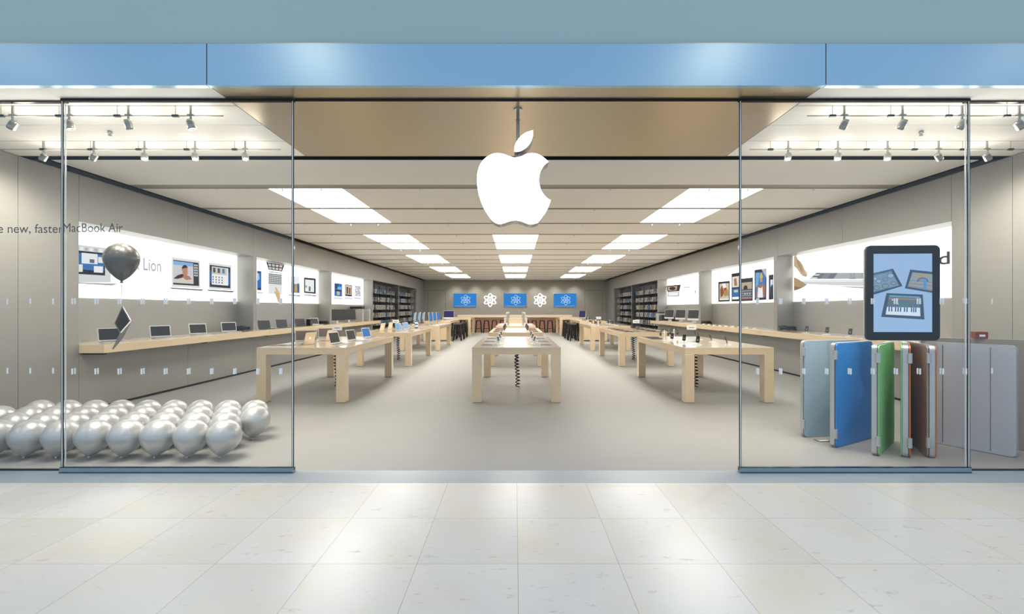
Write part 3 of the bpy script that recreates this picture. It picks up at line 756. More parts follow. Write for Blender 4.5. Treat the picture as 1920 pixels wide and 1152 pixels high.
# --- right bay 3
t = light_box(1, 2, 'glowing wall panel on the right wall printed with a tilted music player, farthest in')
a.poly([f6(195, 360), f6(362, 345), f6(345, 425), f6(200, 430)], (50, 48, 52)); a.poly([f6(205, 372), f6(320, 362), f6(310, 415), f6(210, 420)], (196, 160, 130)); a.disc(*f6(262, 392), 6, 3.2, (60, 44, 44)); a.poly([f6(205, 430), f6(345, 428), f6(340, 486), f6(205, 492)], (120, 120, 122)); a.poly([f6(212, 436), f6(336, 434), f6(332, 478), f6(212, 484)], (240, 240, 240))
a.poly([f6(192, 366), f6(204, 366), f6(204, 380), f6(192, 380)], (190, 70, 50)); add_art(a, 'printed_player', t)
a.poly([f6(395, 372), f6(475, 366), f6(475, 385), f6(395, 390)], (214, 214, 214)); a.poly([f6(410, 400), f6(460, 398), f6(460, 404), f6(410, 406)], (220, 220, 220)); a.poly([f6(530, 415), f6(540, 412), f6(542, 448), f6(531, 450)], (120, 120, 124)); a.poly([f6(556, 320), f6(562, 322), f6(573, 350), f6(570, 352)], (90, 90, 94)); add_art(a, 'printed_caption', t)

# ------------------------------------------------------------------ shelving in the rear bays
bk = []
for nm_, mm in (('white', 'box_wh'), ('grey', 'box_gr'), ('dark', 'box_dk'), ('blue', 'box_bl'), ('tan', 'box_or')):
    b = MB(); b.box(-0.07, 0.07, -0.15, -0.01, 0, 0.2, M[mm]); b.box(-0.07, 0.07, 0.01, 0.15, 0, 0.225, M['box_wh' if nm_ == 'dark' else mm])
    b.box(0.07, 0.0715, -0.13, -0.03, 0.10, 0.17, M['box_dk' if nm_ != 'dark' else 'box_gr']); b.box(0.07, 0.0715, 0.03, 0.13, 0.03, 0.1, M['box_gr' if nm_ != 'grey' else 'box_wh'])
    b.box(-0.05, 0.05, -0.01, 0.01, 0.02, 0.18, M['box_gr'])
    bk.append((nm_, b))
boxes = {}
def pbox(kind, x, y, z, rz, label, grp):
    nm_, b = bk[kind]
    if kind not in boxes: o = b.build('product_box'); boxes[kind] = o
    else: o = boxes[kind].copy(); COL.objects.link(o)
    o.location = (x, y, z); o.rotation_euler = (0, 0, rz); tag(o, label, 'box', grp); return o
rb = random.Random(11)
colw = ['white', 'grey', 'dark', 'blue', 'tan']
for s, nm in ((-1, 'left'), (1, 'right')):
    for bi, bn in ((3, 'nearer'), (4, 'farther')):
        y0, y1 = BAYS[bi]
        t = thing('display_shelving', f'dark shelving full of boxes in the {bn} rear bay of the {nm} wall', 'shelving', (s * 6.65, (y0 + y1) / 2, 0.12))
        hw = (y1 - y0) / 2 - 0.35
        for k in range(6):
            z = 0.38 + k * 0.375 - 0.12 + (0.02 if bi == 4 else 0)
            bxo('shelf', t, -0.18, 0.18, -hw, hw, z - 0.02, z, M['blackm'], 0)
        for yy in (-hw, 0, hw - 0.03):
            for xx in (-0.17, 0.17): bxo('upright', t, xx - 0.01, xx + 0.01, yy, yy + 0.03, 0, 2.55, M['blackm'], 0)
        for k in range(6):
            z = 0.38 + k * 0.375 + (0.02 if bi == 4 else 0)
            n = 11; step = (2 * hw - 0.3) / (n - 1)
            for j in range(n):
                kind = rb.choice([0, 0, 0, 1, 1, 2, 4] if rb.random() > 0.08 else [3])
                y = (y0 + y1) / 2 - hw + 0.16 + step * j
                pbox(kind, s * 6.64, y, z, PI if s > 0 else 0,
                     f'{colw[kind]} box, {ORD[j]} from the near end, {ORD[5 - k]} shelf down, {bn} {nm} bay', f'boxes on the {bn} {nm} shelving')

# ------------------------------------------------------------------ rear bar, screens, emblems, stools
t = thing('service_bar', 'long pale wood service bar with rust panelled front along the back wall', 'bar counter', (0.0, 30.9, 0))
bxo('worktop', t, -3.75, 3.7, -0.4, 0.5, 0.98, 1.14, M['maple'])
bxo('front_panel', t, -3.65, 3.6, -0.12, -0.06, 0.0, 0.98, M['redpanel'])
bxo('end_panel', t, -3.75, -3.65, -0.15, 0.45, 0, 0.98, M['maple']); bxo('end_panel', t, 3.6, 3.7, -0.15, 0.45, 0, 0.98, M['maple'])
bxo('trim_band', t, -3.65, 3.6, -0.14, -0.12, 0.88, 0.98, M['maple'])
def stool():
    t = thing('bar_stool', '', 'stool')
    b = MB(); b.prism(rrect(0.31, 0.31, 0.05), 0.755, 0.80, M['blackm'], axis='z'); b.build('seat', t)
    for sx in (-1, 1):
        for sy in (-1, 1):
            g = MB(); g.tube([(sx * 0.125, sy * 0.125, 0.765), (sx * 0.195, sy * 0.195, 0.0)], [0.036, 0.03], M['blackm'], 6); g.build('leg', t)
    z = 0.27; e = 0.165
    r_ = MB()
    for p, q in (((-e, -e), (e, -e)), ((e, -e), (e, e)), ((e, e), (-e, e)), ((-e, e), (-e, -e))): r_.tube([(p[0], p[1], z), (q[0], q[1], z)], 0.014, M['blackm'], 6)
    r_.build('footrest', t)
    return t
st0 = stool(); first = True
def put_stool(x, y, rz, label, grp):
    global first
    if first:
        first = False; st0.location = (x, y, 0); st0.rotation_euler = (0, 0, rz); tag(st0, label, None, grp)
    else: dup(st0, (x, y, 0), rz, label, grp)
for k in range(14):
    x = (-98.5 + k * 14.9) * 30.1 / F
    if x > 3.5: continue
    put_stool(x, 30.1, 0, f'black bar stool along the rear bar, {ORD[k]} from the left', 'stools along the rear bar')
for s, nm in ((-1, 'left'), (1, 'right')):
    for k in range(4):
        put_stool(s * 2.80, 22.6 + k * 0.72, R(8 * (-1) ** k), f'black stool on the aisle side of the {nm} rear table, {ORD[k]} from the front', 'stools beside the rear side tables')
    for k in range(2):
        put_stool(s * (3.35 - 0.5 * k), 26.1, R(4), f'black stool before the tall {nm} table, {"outer" if k == 0 else "inner"} one', 'stools before the tall side tables')
def atom(cx, cy, d, rad, m, tr, parent, name, y):
    b = MB()
    for a0 in (90, 30, 150):
        pts = []
        for i in range(33):
            a = 2 * PI * i / 32; u, v = rad * math.cos(a), rad * 0.36 * math.sin(a)
            ca, sa = math.cos(R(a0)), math.sin(R(a0)); pts.append((cx + u * ca - v * sa, y, cy + u * sa + v * ca))
        b.tube(pts, tr, m, 6, caps=False)
    T = Matrix.Translation((cx, y, cy)) @ Matrix.Rotation(R(90), 4, 'X')
    b.lathe([(0, tr), (rad * 0.18, tr), (rad * 0.18, -tr), (0, -tr)], m, 16, T)
    for a0, q in ((60, 1), (-20, 1), (200, 1)):
        b.lathe([(0, tr * 1.2), (rad * 0.09, tr * 1.2), (rad * 0.09, -tr), (0, -tr)], m, 10, Matrix.Translation((cx + rad * .8 * math.cos(R(a0)), y, cy + rad * .8 * math.sin(R(a0)))) @ Matrix.Rotation(R(90), 4, 'X'))
    return b.build(name, parent)
M['scr_line'] = mat('bar_screen_line', (190, 220, 244), em=0.95)
DB = BACK
for n, (xa, xb) in enumerate(((850.5, 893.5), (944.5, 987), (1038, 1080.5))):
    p0, p1 = P(xa, 575.5, DB), P(xb, 550.5, DB); cx, cz = (p0.x + p1.x) / 2, (p0.z + p1.z) / 2; w2, h2 = (p1.x - p0.x) / 2, (p1.z - p0.z) / 2
    t = thing('wall_screen', f'{["left", "middle", "right"][n]} blue wall screen with a pale atom emblem above the rear bar', 'screen', (cx, DB - 0.03, cz), 0, 'blue screens above the rear bar')
    bxo('bezel', t, -w2 - 0.01, w2 + 0.01, -0.025, 0.03, -h2 - 0.01, h2 + 0.01, M['steel']); bxo('display', t, -w2, w2, -0.03, -0.024, -h2, h2, M['blue_scr'], 0)
    b = MB()
    for k in range(16): b.box(-w2 * 0.85 + k * w2 * 0.112, -w2 * 0.85 + k * w2 * 0.112 + 0.045, -0.034, -0.03, -h2 * 0.92, -h2 * 0.86, M['scr_line'])
    b.build('dotted_line', t)
    atom(0.05, 0, DB, 0.36, M['scr_line'], 0.014, t, 'atom_emblem', -0.032)
for n, xa in enumerate((919, 1012.5)):
    p = P(xa, 563, DB)
    t = thing('atom_emblem', f'white glowing atom emblem on the back wall, {["left", "right"][n]} of the middle screen', 'wall emblem', (p.x, DB - 0.035, p.z), 0, 'white atom emblems')
    atom(0, 0, DB, 0.46, M['glow'], 0.032, t, 'atom_rings', 0)

# ------------------------------------------------------------------ electronics
SPIN = {}
def make_laptop(name, scr, lid='alu', w_=0.325, logo=True, ang=104):
    t = thing(name, '', 'laptop'); d_ = 0.227; h = 0.212
    b = MB(); b.prism(rrect(w_, d_, 0.015), 0, 0.012, M[lid], axis='z'); base = b.build('base', t)
    b = MB()
    for r_ in range(5): b.box(-w_ * 0.42, w_ * 0.42, 0.085 - r_ * 0.019 - 0.014, 0.085 - r_ * 0.019, 0.012, 0.0135, M['key'])
    b.build('keyboard', base)
    b = MB(); b.box(-0.05, 0.05, -0.095, -0.03, 0.012, 0.0128, M['alu_d']); b.build('trackpad', base)
    T = Matrix.Translation((0, d_ / 2 - 0.004, 0.012)) @ Matrix.Rotation(R(-(ang - 90)), 4, 'X')
    b = MB(); b.prism(rrect(w_, h, 0.012, cy=h / 2 + 0.002), 0, 0.007, M[lid], T=T); l_ = b.build('lid', t)
    b = MB(); b.box(-w_ / 2 + 0.014, w_ / 2 - 0.014, -0.0012, 0.0005, 0.02, h - 0.012, M[scr], T=T); b.build('screen', l_)
    if logo:
        b = MB(); b.prism(rrect(0.034, 0.036, 0.015, cy=0.11), 0.0072, 0.008, M['glow'], T=T); b.build('lid_emblem', l_)
    return t
def make_desktop(scr):
    t = thing('desktop_computer', '', 'computer')
    b = MB(); b.prism(rrect(0.2, 0.18, 0.02), 0, 0.008, M['alu'], axis='z')
    b.box(-0.09, 0.09, 0.06, 0.07, 0.006, 0.2, M['alu']); b.build('stand', t)
    T = Matrix.Translation((0, 0.0, 0.1)) @ Matrix.Rotation(R(-6), 4, 'X')
    b = MB(); b.prism(rrect(0.5, 0.39, 0.018, cy=0.195), 0, 0.035, M['alu'], T=T); h = b.build('housing', t)
    b = MB(); b.box(-0.24, 0.24, -0.002, 0.0, 0.07, 0.38, M['black'], T=T); b.box(-0.222, 0.222, -0.003, -0.002, 0.088, 0.362, M[scr], T=T); b.build('screen', h)
    b = MB(); b.prism(rrect(0.05, 0.055, 0.022, cy=0.22), 0.035, 0.037, M['char'], T=T); b.build('back_emblem', h)
    b = MB(); b.prism(rrect(0.42, 0.12, 0.01, cy=-0.2), 0, 0.008, M['alu'], axis='z'); b.box(-0.2, 0.2, -0.245, -0.155, 0.008, 0.011, M['white']); b.build('keyboard', t)
    return t
def make_phone(bm='black'):
    t = thing('smartphone', '', 'phone')
    b = MB(); b.prism(rrect(0.13, 0.11, 0.02), 0, 0.008, M['white'], axis='z'); b.build('base_plate', t)
    b = MB(); b.tube([(0, 0.02, 0.006), (0, 0.03, 0.09)], 0.009, M['alu'], 8); b.build('stand', t)
    T = Matrix.Translation((0, 0.01, 0.04)) @ Matrix.Rotation(R(-18), 4, 'X')
    b = MB(); b.prism(rrect(0.062, 0.118, 0.01, cy=0.06), 0, 0.009, M[bm], T=T); h = b.build('body', t)
    b = MB(); b.box(-0.026, 0.026, -0.001, 0, 0.022, 0.1, M['scr_dark'], T=T); b.build('screen', h)
    return t
def make_tablet(mm='black', scr='scr_dark'):
    t = thing('tablet_computer', '', 'tablet')
    b = MB(); b.prism(rrect(0.19, 0.245, 0.015), 0.004, 0.014, M[mm], axis='z'); b.build('body', t)
    b = MB(); b.box(-0.075, 0.075, -0.1, 0.1, 0.014, 0.0148, M[scr]); b.build('screen', t)
    b = MB(); b.box(-0.05, 0.05, -0.05, 0.05, 0, 0.004, M['white']); b.build('security_puck', t)
    return t
def make_sign():
    t = thing('sign_holder', '', 'sign holder')
    b = MB(); b.box(-0.09, 0.09, -0.04, 0.04, 0, 0.008, M['acrylic']); b.box(-0.085, 0.085, -0.004, 0.004, 0.008, 0.32, M['acrylic']); b.build('acrylic_stand', t)
    b = MB(); b.box(-0.087, 0.087, -0.007, 0.007, 0.235, 0.325, M['card']); b.box(-0.05, 0.05, -0.0078, -0.007, 0.27, 0.282, M['box_gr']); b.build('card', t)
    return t
def make_headphones():
    t = thing('headphones', '', 'headphones')
    b = MB(); b.tube([(0.075 * math.cos(a), 0, 0.13 + 0.085 * math.sin(a)) for a in [PI * k / 12 for k in range(13)]], 0.007, M['black'], 6); b.build('headband', t)
    for s in (-1, 1):
        b = MB(); b.lathe([(0, -0.018), (0.035, -0.018), (0.04, 0), (0.035, 0.018), (0, 0.018)], M['char'], 12, Matrix.Translation((s * 0.075, 0, 0.11)) @ Matrix.Rotation(R(90), 4, 'Y')); b.build('ear_cup', t)
    b = MB(); b.lathe([(0, 0), (0.05, 0), (0.05, 0.008), (0.01, 0.012), (0.008, 0.2), (0, 0.2)], M['white'], 12); b.build('stand', t)
    return t
PROTO = {}
FIRSTUSE = {}
def put(key, maker, loc, rz, label, grp):
    if key not in PROTO:
        o = maker(); PROTO[key] = o; o.location = loc; o.rotation_euler = (0, 0, rz); tag(o, label, None, grp); return o
    return dup(PROTO[key], loc, rz, label, grp)
CT = 1.0205  # counter top height
lap = lambda scr, lid='alu', w_=0.325: (lambda: make_laptop('laptop', scr, lid, w_))
# left wall counter
for i, (px, X, rz) in enumerate(((203, -6.38, 56), (299, -6.38, 57), (371, -6.38, 58), (430, -6.38, 58))):
    d = X * F / (px - VX) + 0.1
    put('lap_blk', lap('scr_blk'), (X, d, CT), R(rz), f'open silver laptop with black screen, {ORD[i]} on the left wall counter from the entrance', 'laptops on the left wall counter')
for i, px in enumerate((501, 534, 568)):
    d = 6.45 * F / (VX - px)
    put('lap_dark', lap('scr_dark', 'char'), (-6.45, d, CT), R(60), f'dark framed laptop under the keyboard print, {ORD[i]} from the entrance', 'dark laptops on the left counter')
put('lap_grey', lap('scr_dark'), (-6.45, 6.45 * F / (VX - 594), CT), R(60), 'silver laptop beside the last pillar of the middle left bay', 'laptops on the left wall counter')
b = MB(); b.box(-0.06, 0.06, -0.08, 0.08, 0, 0.2, M['black']); b.box(0.06, 0.061, -0.05, 0.05, 0.09, 0.14, M['box_gr']); o = b.build('speaker'); o.location = (-6.4, 6.4 * F / (VX - 580), CT); tag(o, 'small black box speaker between two laptops on the left counter', 'speaker')
def cable_pile(x, y, label, seed):
    r_ = random.Random(seed); b = MB()
    for k in range(9):
        pts = []; a0 = r_.random() * 6
        for i in range(14):
            a = a0 + i * 0.55; rr = 0.1 + 0.06 * r_.random()
            pts.append((rr * math.cos(a), 1.7 * rr * math.sin(a), 0.012 + 0.10 * abs(math.sin(i * 0.5 + k)) * (1 - k * 0.05)))
        b.tube(pts, 0.009, M['blackm'] if k % 3 else M['char'], 5)
    o = b.build('cable_coil'); o.location = (x, y, CT); tag(o, label, 'cables', 'dark cable heaps on the wall counters')
cable_pile(-6.5, 11.15, 'tangle of dark cables in the corner of the first left bay', 1)
cable_pile(6.5, 11.2, 'tangle of dark cables on the right counter beside the first pillar', 2)
cable_pile(6.5, 15.95, 'tangle of dark cables on the right counter beside the second pillar', 3)
cable_pile(-6.55, 16.0, 'tangle of dark cables on the left counter beside the second pillar', 5)
def make_monitor():
    t = thing('monitor', '', 'monitor')
    b = MB(); b.prism(rrect(0.26, 0.2, 0.01), 0, 0.01, M['alu'], axis='z'); b.box(-0.05, 0.05, 0.05, 0.065, 0.008, 0.25, M['alu']); b.build('stand', t)
    T = Matrix.Translation((0, 0.02, 0.1)) @ Matrix.Rotation(R(-5), 4, 'X')
    b = MB(); b.prism(rrect(0.6, 0.40, 0.015, cy=0.2), 0, 0.03, M['black'], T=T); h = b.build('housing', t)
    b = MB(); b.box(-0.28, 0.28, -0.001, 0, 0.02, 0.38, M['scr_dark'], T=T); b.build('screen', h)
    return t
for i, px in enumerate((634, 656)):
    put('mon', make_monitor, (-6.48, 6.48 * F / (VX - px), CT), R(58), f'black desktop monitor on the far left counter, {"nearer" if i == 0 else "farther"} one', 'monitors on the left counter')
for i, (px, hh) in enumerate(((671, 0.5), (684, 0.5))):
    t = thing('computer_tower', f'silver computer tower on the far left counter, {"nearer" if i == 0 else "farther"} one', 'computer', (-6.52, 6.5 * F / (VX - px), CT), R(0), 'silver computer towers')
    bxo('case', t, -0.24, 0.24, -0.1, 0.1, 0.03, 0.49, M['alu'], 0.006)
    b = MB()
    for x in (-0.2, 0.2): b.box(x - 0.03, x + 0.03, -0.09, 0.09, 0, 0.03, M['alu']); b.box(x - 0.03, x + 0.03, -0.09, 0.09, 0.49, 0.52, M['alu'])
    b.build('handle', t)
t = thing('printer', 'flat black printer on top of a silver computer tower, far left counter', 'printer', (-6.52, 6.5 * F / (VX - 671), CT + 0.52)); bxo('case', t, -0.24, 0.24, -0.2, 0.2, 0, 0.1, M['black'], 0.01); bxo('paper_tray', t, 0.2, 0.3, -0.14, 0.14, 0.02, 0.03, M['char'], 0)
# right wall counter
for i, px in enumerate((1520, 1559, 1603)):
    d = 6.4 * F / (px - VX); put('phone', make_phone, (6.3, d, CT), R(-55), f'black phone upright on a white base on the right counter, {ORD[2 - i]} from the entrance', 'phones on the right wall counter')
for i in range(9):
    y = 12.3 + i * 0.42; b = None
    def mk():
        t = thing('music_player', '', 'music player'); bb = MB(); bb.prism(rrect(0.11, 0.09, 0.015), 0, 0.02, M['white'], axis='z'); bb.build('base_plate', t); bb = MB(); bb.box(-0.02, 0.02, -0.035, 0.035, 0.02, 0.032, M['alu']); bb.build('body', t); return t
    put('player', mk, (6.3, y, CT), R(-60), f'small silver player on a flat white base on the right counter, {ORD[i]} inward', 'music players on the right counter')
for i, px in enumerate((1254, 1275, 1299)):
    d = 6.5 * F / (px - VX); put('imac_r', lambda: make_desktop('scr_dark'), (6.5, d, CT), R(-62), f'silver desktop computer on the far right counter, {ORD[2 - i]} from the entrance', 'desktop computers on the right counter')
for i, y in enumerate((20.38, 20.82)):
    t = thing('printer', f'{"grey" if i == 0 else "white"} printer at the far end of the right counter', 'printer', (6.5, y, CT), R(-90)); bxo('case', t, -0.21, 0.21, -0.2, 0.2, 0, 0.2 + 0.12 * i, M['char'] if i == 0 else M['alu'], 0.012); bxo('scanner_lid', t, -0.21, 0.21, -0.2, 0.2, 0.203 + 0.12 * i, 0.25 + 0.12 * i, M['black'], 0.008)
# left table 1
TT = 0.9105
lt = 'left row table nearest the entrance'
for i, (x, y, k, rz) in enumerate(((-3.12, 8.42, 'lap_blk', 80), (-3.12, 9.28, 'lap_blk', 80), (-3.12, 10.22, 'lap_blue', 78))):
    put(k, lap('scr_blue' if k == 'lap_blue' else 'scr_blk'), (x, y, TT), R(rz), f'open laptop, aisle side of {lt}, {ORD[i]} from front', 'laptops on the left row tables')
M['lid_w'] = mat('aluminium_wood_reflection', (212, 196, 172), 0.3, 0.6)  # silver lids, with the wood they mirror put into the colour
for i, (x, y) in enumerate(((-3.78, 8.35), (-3.78, 9.3))):
    put('lap_lid', lap('scr_dark', 'lid_w'), (x, y, TT), R(-98), f'laptop lid back on the {lt}, {"nearer" if i == 0 else "farther"}', 'laptops on the left row tables')
for i, (x, y) in enumerate(((-4.0, 9.0), (-4.02, 10.1))):
    put('lap_brown', lambda: make_laptop('laptop', 'scr_brown', 'alu', 0.39), (x, y, TT), R(28), f'wide laptop with brownish screen on the {lt}, {"nearer" if i == 0 else "farther"}', 'laptops on the left row tables')
for i, (x, y) in enumerate(((-4.02, 8.05), (-3.9, 8.15))):
    def mkcb():
        b = MB(); r_ = random.Random(4)
        for k in range(4): b.tube([(0.16 * math.cos(k + i_ * 0.5) * (1 + k * .1), 0.06 * math.sin(i_ * 0.6 + k), 0.006 + 0.008 * (i_ % 2)) for i_ in range(9)], 0.004, M['alu_d'], 5)
        return b.build('cable_coil')
    o = mkcb(); o.location = (x, y, TT); tag(o, f'loose grey cable on the {lt}, {"outer" if i == 0 else "inner"} one', 'cables', 'loose table cables')
SG = 'clear sign holders on the tables'
put('sign', make_sign, (-3.32, 8.75, TT), R(8), f'clear sign holder with white card on the {lt}', SG)
put('sign', make_sign, (-3.36, 13.2, TT), R(8), 'clear sign holder with white card on the second left table', SG)
put('sign', make_sign, (3.38, 9.0, TT), R(-8), 'clear sign holder with white card on the right table nearest the entrance', SG)
put('sign', make_sign, (3.35, 13.0, TT), R(-8), 'clear sign holder with white card on the second right table', SG)
put('sign', make_sign, (3.2, 18.0, TT), R(-8), 'clear sign holder with white card on the third right table', SG)
# left table 2
for i, y in enumerate((13.5, 14.35, 15.2)):
    put('lap_lid', None, (-3.95, y, TT), R(-96), f'laptop showing its lid back on the second left table, {ORD[i]} from the front', 'laptops on the left row tables')
    if i < 2: put('lap_lb', lap('scr_lblue'), (-3.22, y - 0.05, TT), R(72), f'laptop with pale blue screen on the second left table, {"nearer" if i == 0 else "farther"}', 'laptops on the left row tables')
b = MB()
for k, mm in enumerate(('scr_blue', 'white', 'scr_blue', 'white', 'scr_blue')): b.lathe([(0, 0.0 + k * 0.05), (0.05, 0.0 + k * 0.05), (0.055, 0.025 + k * 0.05), (0.05, 0.05 + k * 0.05), (0, 0.05 + k * 0.05)], M[mm] if mm == 'white' else M['box_bl'], 14)
o = b.build('product_stand'); o.location = (-3.2, 15.2, TT); tag(o, 'blue and white striped upright holder on the second left table', 'display stand')
# left table 3 desktop computers
for i in range(3):
    y = 17.95 + i * 0.85
    put('imac_a', lambda: make_desktop('scr_lblue'), (-3.88, y, TT), R(-72), f'desktop computer with its back to the aisle, third left table, {ORD[i]} from front', 'desktop computers on the left row')
    put('imac_b', lambda: make_desktop('scr_blue'), (-3.2, y, TT), R(86), f'desktop computer facing the aisle on the third left table, {ORD[i]} from front', 'desktop computers on the left row')
put('imac_c', lambda: make_desktop('scr_purple'), (-3.2, 22.6, 0.9605), R(10), 'desktop computer with violet screen on the left rear table', 'rear desktop computers')
put('imac_c', None, (3.3, 23.2, 0.9605), R(-60), 'desktop computer on the right rear table', 'rear desktop computers')
for i, (x, y) in enumerate(((-3.75, 22.7), (-3.6, 23.3), (3.5, 22.6), (3.9, 22.7))):
    put('head', make_headphones, (x, y, 0.9605), R(20 * i), f'headphones on a stand on the {"left" if x < 0 else "right"} rear table, {"nearer" if y < 22.75 and i != 3 else "other"} one', 'headphones on the rear tables')
# right table 1
rt = 'right table nearest the entrance'
for i, (x, y) in enumerate(((3.2, 8.25), (3.14, 8.75), (3.1, 9.3))):
    put('phone', None, (x, y, TT), R(-40), f'black phone on a white stand at the aisle side, {rt}, {ORD[i]}', 'phones on the right tables')
for i, (x, y) in enumerate(((3.72, 8.2), (3.74, 8.9), (3.78, 9.6), (3.95, 10.2))):
    put('phone', None, (x, y, TT), R(60), f'black phone on a white stand at the wall side, {rt}, {ORD[i]}', 'phones on the right tables')
for i, (x, y) in enumerate(((3.02, 10.35), (2.98, 9.95))):
    put('tab_k', lambda: make_tablet('black', 'scr_blk'), (x, y, TT), R(90), f'black tablet lying flat on the {rt}, {"farther" if i == 0 else "nearer"}', 'tablets on the right tables')
put('head', None, (3.1, 9.75, TT), R(-20), 'headphones on a stand at the aisle edge of the front right table', 'headphones on the front right table')
put('head', None, (3.45, 10.2, TT), R(-30), 'headphones on a stand in the middle of the front right table', 'headphones on the front right table')
# right table 2: tablets
M['tab_red'] = mat('tablet_case_red', (120, 62, 46), 0.5)
for i in range(5):
    for j, x in enumerate((3.1, 3.88)):
        mm = 'r' if (i + j) % 2 else 'k'
        put('tab_' + mm, (lambda: make_tablet('tab_red', 'scr_brown')), (x, 12.85 + i * 0.58, TT), R(90), f'{"red-brown" if mm == "r" else "black"} tablet on the second right table, {"aisle" if j == 0 else "wall"} side, {ORD[i]} from front', 'tablets on the right tables')
# right table 3: small white things
for i in range(4):
    for j, x in enumerate((3.15, 3.85)):
        put(('head' if (i + j) % 3 == 0 else 'phone'), None, (x, 17.8 + i * 0.65, TT), R(-30 + 40 * i), f'{"headphones on a stand" if (i + j) % 3 == 0 else "phone on a white base"}, third right table, {"aisle" if j == 0 else "wall"} side, {ORD[i]} from front', 'small devices on the third right table')
# middle tables
for i, y in enumerate((8.3, 9.2, 10.1)):
    for s, nm in ((-1, 'left'), (1, 'right')):
        put('tab_s', lambda: make_tablet('alu', 'scr_brown'), (0.02 + s * 0.5, y, TT), R(90), f'grey tablet lying flat on the front middle table, {nm} side, {ORD[i]} from front', 'tablets on the middle tables')
        put('phone_w', lambda: make_phone('white'), (0.02 + s * 0.30, y + 0.1, TT), R(-s * 60), f'phone on a white base on the front middle table, {nm} side, {ORD[i]} from front', 'phones on the middle tables')
        put('player', None, (0.02 + s * 0.36, y - 0.12, TT), R(20 * s), f'small silver player on the front middle table, {nm} side, {ORD[i]} from front', 'players on the middle tables')
for i, y in enumerate((13.0, 13.7, 14.4, 15.1)):
    for s, nm in ((-1, 'left'), (1, 'right')):
        put('tab_r', None, (0.02 + s * 0.5, y, TT), R(90), f'brown tablet on the second middle table, {nm} side, {ORD[i]} from front', 'tablets on the middle tables')
        put('phone', None, (0.02 + s * 0.3, y, TT), R(-s * 60), f'phone on a white base on the second middle table, {nm} side, {ORD[i]} from front', 'phones on the middle tables')
for i, y in enumerate((18.1, 19.3)):
    for s, nm in ((-1, 'left'), (1, 'right')):
        put('imac_a', None, (0.02 + s * (0.36), y, TT), R(s * 100), f'desktop computer facing outward on the third middle table, {nm} side, {"nearer" if i == 0 else "farther"}', 'desktop computers on the middle table')

# ------------------------------------------------------------------ balloons on the floor and the hanging one
def balloon_prof(Rr, h_up, h_dn, k=0.0):
    pr = []
    for i in range(13):
        a = PI / 2 * i / 12; pr.append((Rr * math.sin(a) + 1e-5, h_dn + h_up * math.cos(a)))
    for i in range(1, 13):
        t_ = i / 12; rr = Rr * (math.cos(t_ * PI / 2) ** 0.64) * (1 - 0.10 * t_) ; pr.append((max(rr, 0.012), h_dn * (1 - t_) + 0.0))
    pr += [(0.010, -0.008), (0.019, -0.022), (0.0, -0.018)]
    return pr
def make_balloon(name, label, cat, Rr, hu, hd, m, grp=None):
    t = thing(name, label, cat, (0, 0, 0), 0, grp)
    pr = balloon_prof(Rr, hu, hd)
    b = MB(); b.lathe(pr[:-3], M[m], 28); b.build('envelope', t)
    b = MB(); b.lathe([(0.012, 0.001)] + pr[-3:], M[m], 12); b.build('knot', t)
    return t
b0 = None
for r_ in range(4):
    y = 4.85 + 0.35 * r_
    for k in range(-1, 11):
        if k == -1 and r_ < 2: continue
        x = -3.05 - 0.2 * r_ - 0.338 * k
        if x < -6.2: continue
        if (x / y) * F + VX < -70: continue
        lab = f'silver balloon on the floor, {["front", "second", "third", "back"][r_]} line, {ORD[k + 1]} from the right' if k >= 0 or True else ''
        rot = (R(rnd.uniform(-6, 6)), R(rnd.uniform(-4, 8)), R(rnd.uniform(0, 360)))
        rot = (R(-8), R(6 + rnd.uniform(-3, 3)), 0)
        if b0 is None: b0 = make_balloon('floor_balloon', lab, 'balloon', 0.165, 0.175, 0.2, 'silverb', 'silver balloons on the floor'); b0.location = (x, y, 0.024); b0.rotation_euler = rot
        else: dup(b0, (x, y, 0.024), None, lab, None, rot=rot)
HB = 5.0
pb = P(228, 527, HB)
hb = make_balloon('hanging_balloon', 'dark grey balloon floating behind the left glass with a laptop tied below', 'balloon', 0.158, 0.165, 0.235, 'greyb')
hb.location = pb
b = MB()
zl = P(228, 574, HB).z - pb.z
b.tube([(0, 0, -0.02), (0.004, 0, -0.1), (0.0, 0, zl * 0.7), (0.008, 0, zl + 0.002)], 0.0022, M['string'], 5)
b.tube([(0, 0, -0.02), (-0.012, 0.01, -0.06), (-0.006, 0, -0.13)], 0.0016, M['string'], 5)
b.tube([(0.03 * math.cos(i) - 0.012, 0, zl * 0.72 + 0.02 * math.sin(i * 1.0)) for i in [k * 0.6 for k in range(8)]], 0.0018, M['string'], 5)
b.build('ribbon', hb)
# laptop tied by a lid corner
lp = thing('hanging_laptop', 'thin open silver laptop hanging by one corner from the grey balloon', 'laptop', P(229, 574, HB))
b = MB()
def qd(pts, th, m, nrm):
    n = Vector(nrm).normalized() * th; vs = [Vector(p) for p in pts]; k = len(vs)
    b.add([v for v in vs] + [v + n for v in vs], [tuple(range(k)), tuple(range(2 * k - 1, k - 1, -1))] + [(i, i + k, (i + 1) % k + k, (i + 1) % k) for i in range(k)], m)
org = Vector(P(229, 574, HB))
cT = Vector((0, 0, 0)); cR = P(244.5, 601.5, HB - 0.05) - org; cB = P(229, 633, HB + 0.17) - org; cL = cT + cB - cR
nrm = (cR - cT).cross(cL - cT).normalized()
if nrm.y < 0: nrm = -nrm
qd([cT, cR, cB, cL], 0.008, M['alu_d'], nrm); b.build('lid', lp)
b = MB(); c0 = (cT + cR + cB + cL) / 4
qd([c0 + (p - c0) * 0.84 - nrm * 0.0015 for p in (cT, cR, cB, cL)], 0.001, M['scr_blk'], nrm); b.build('screen', lp)
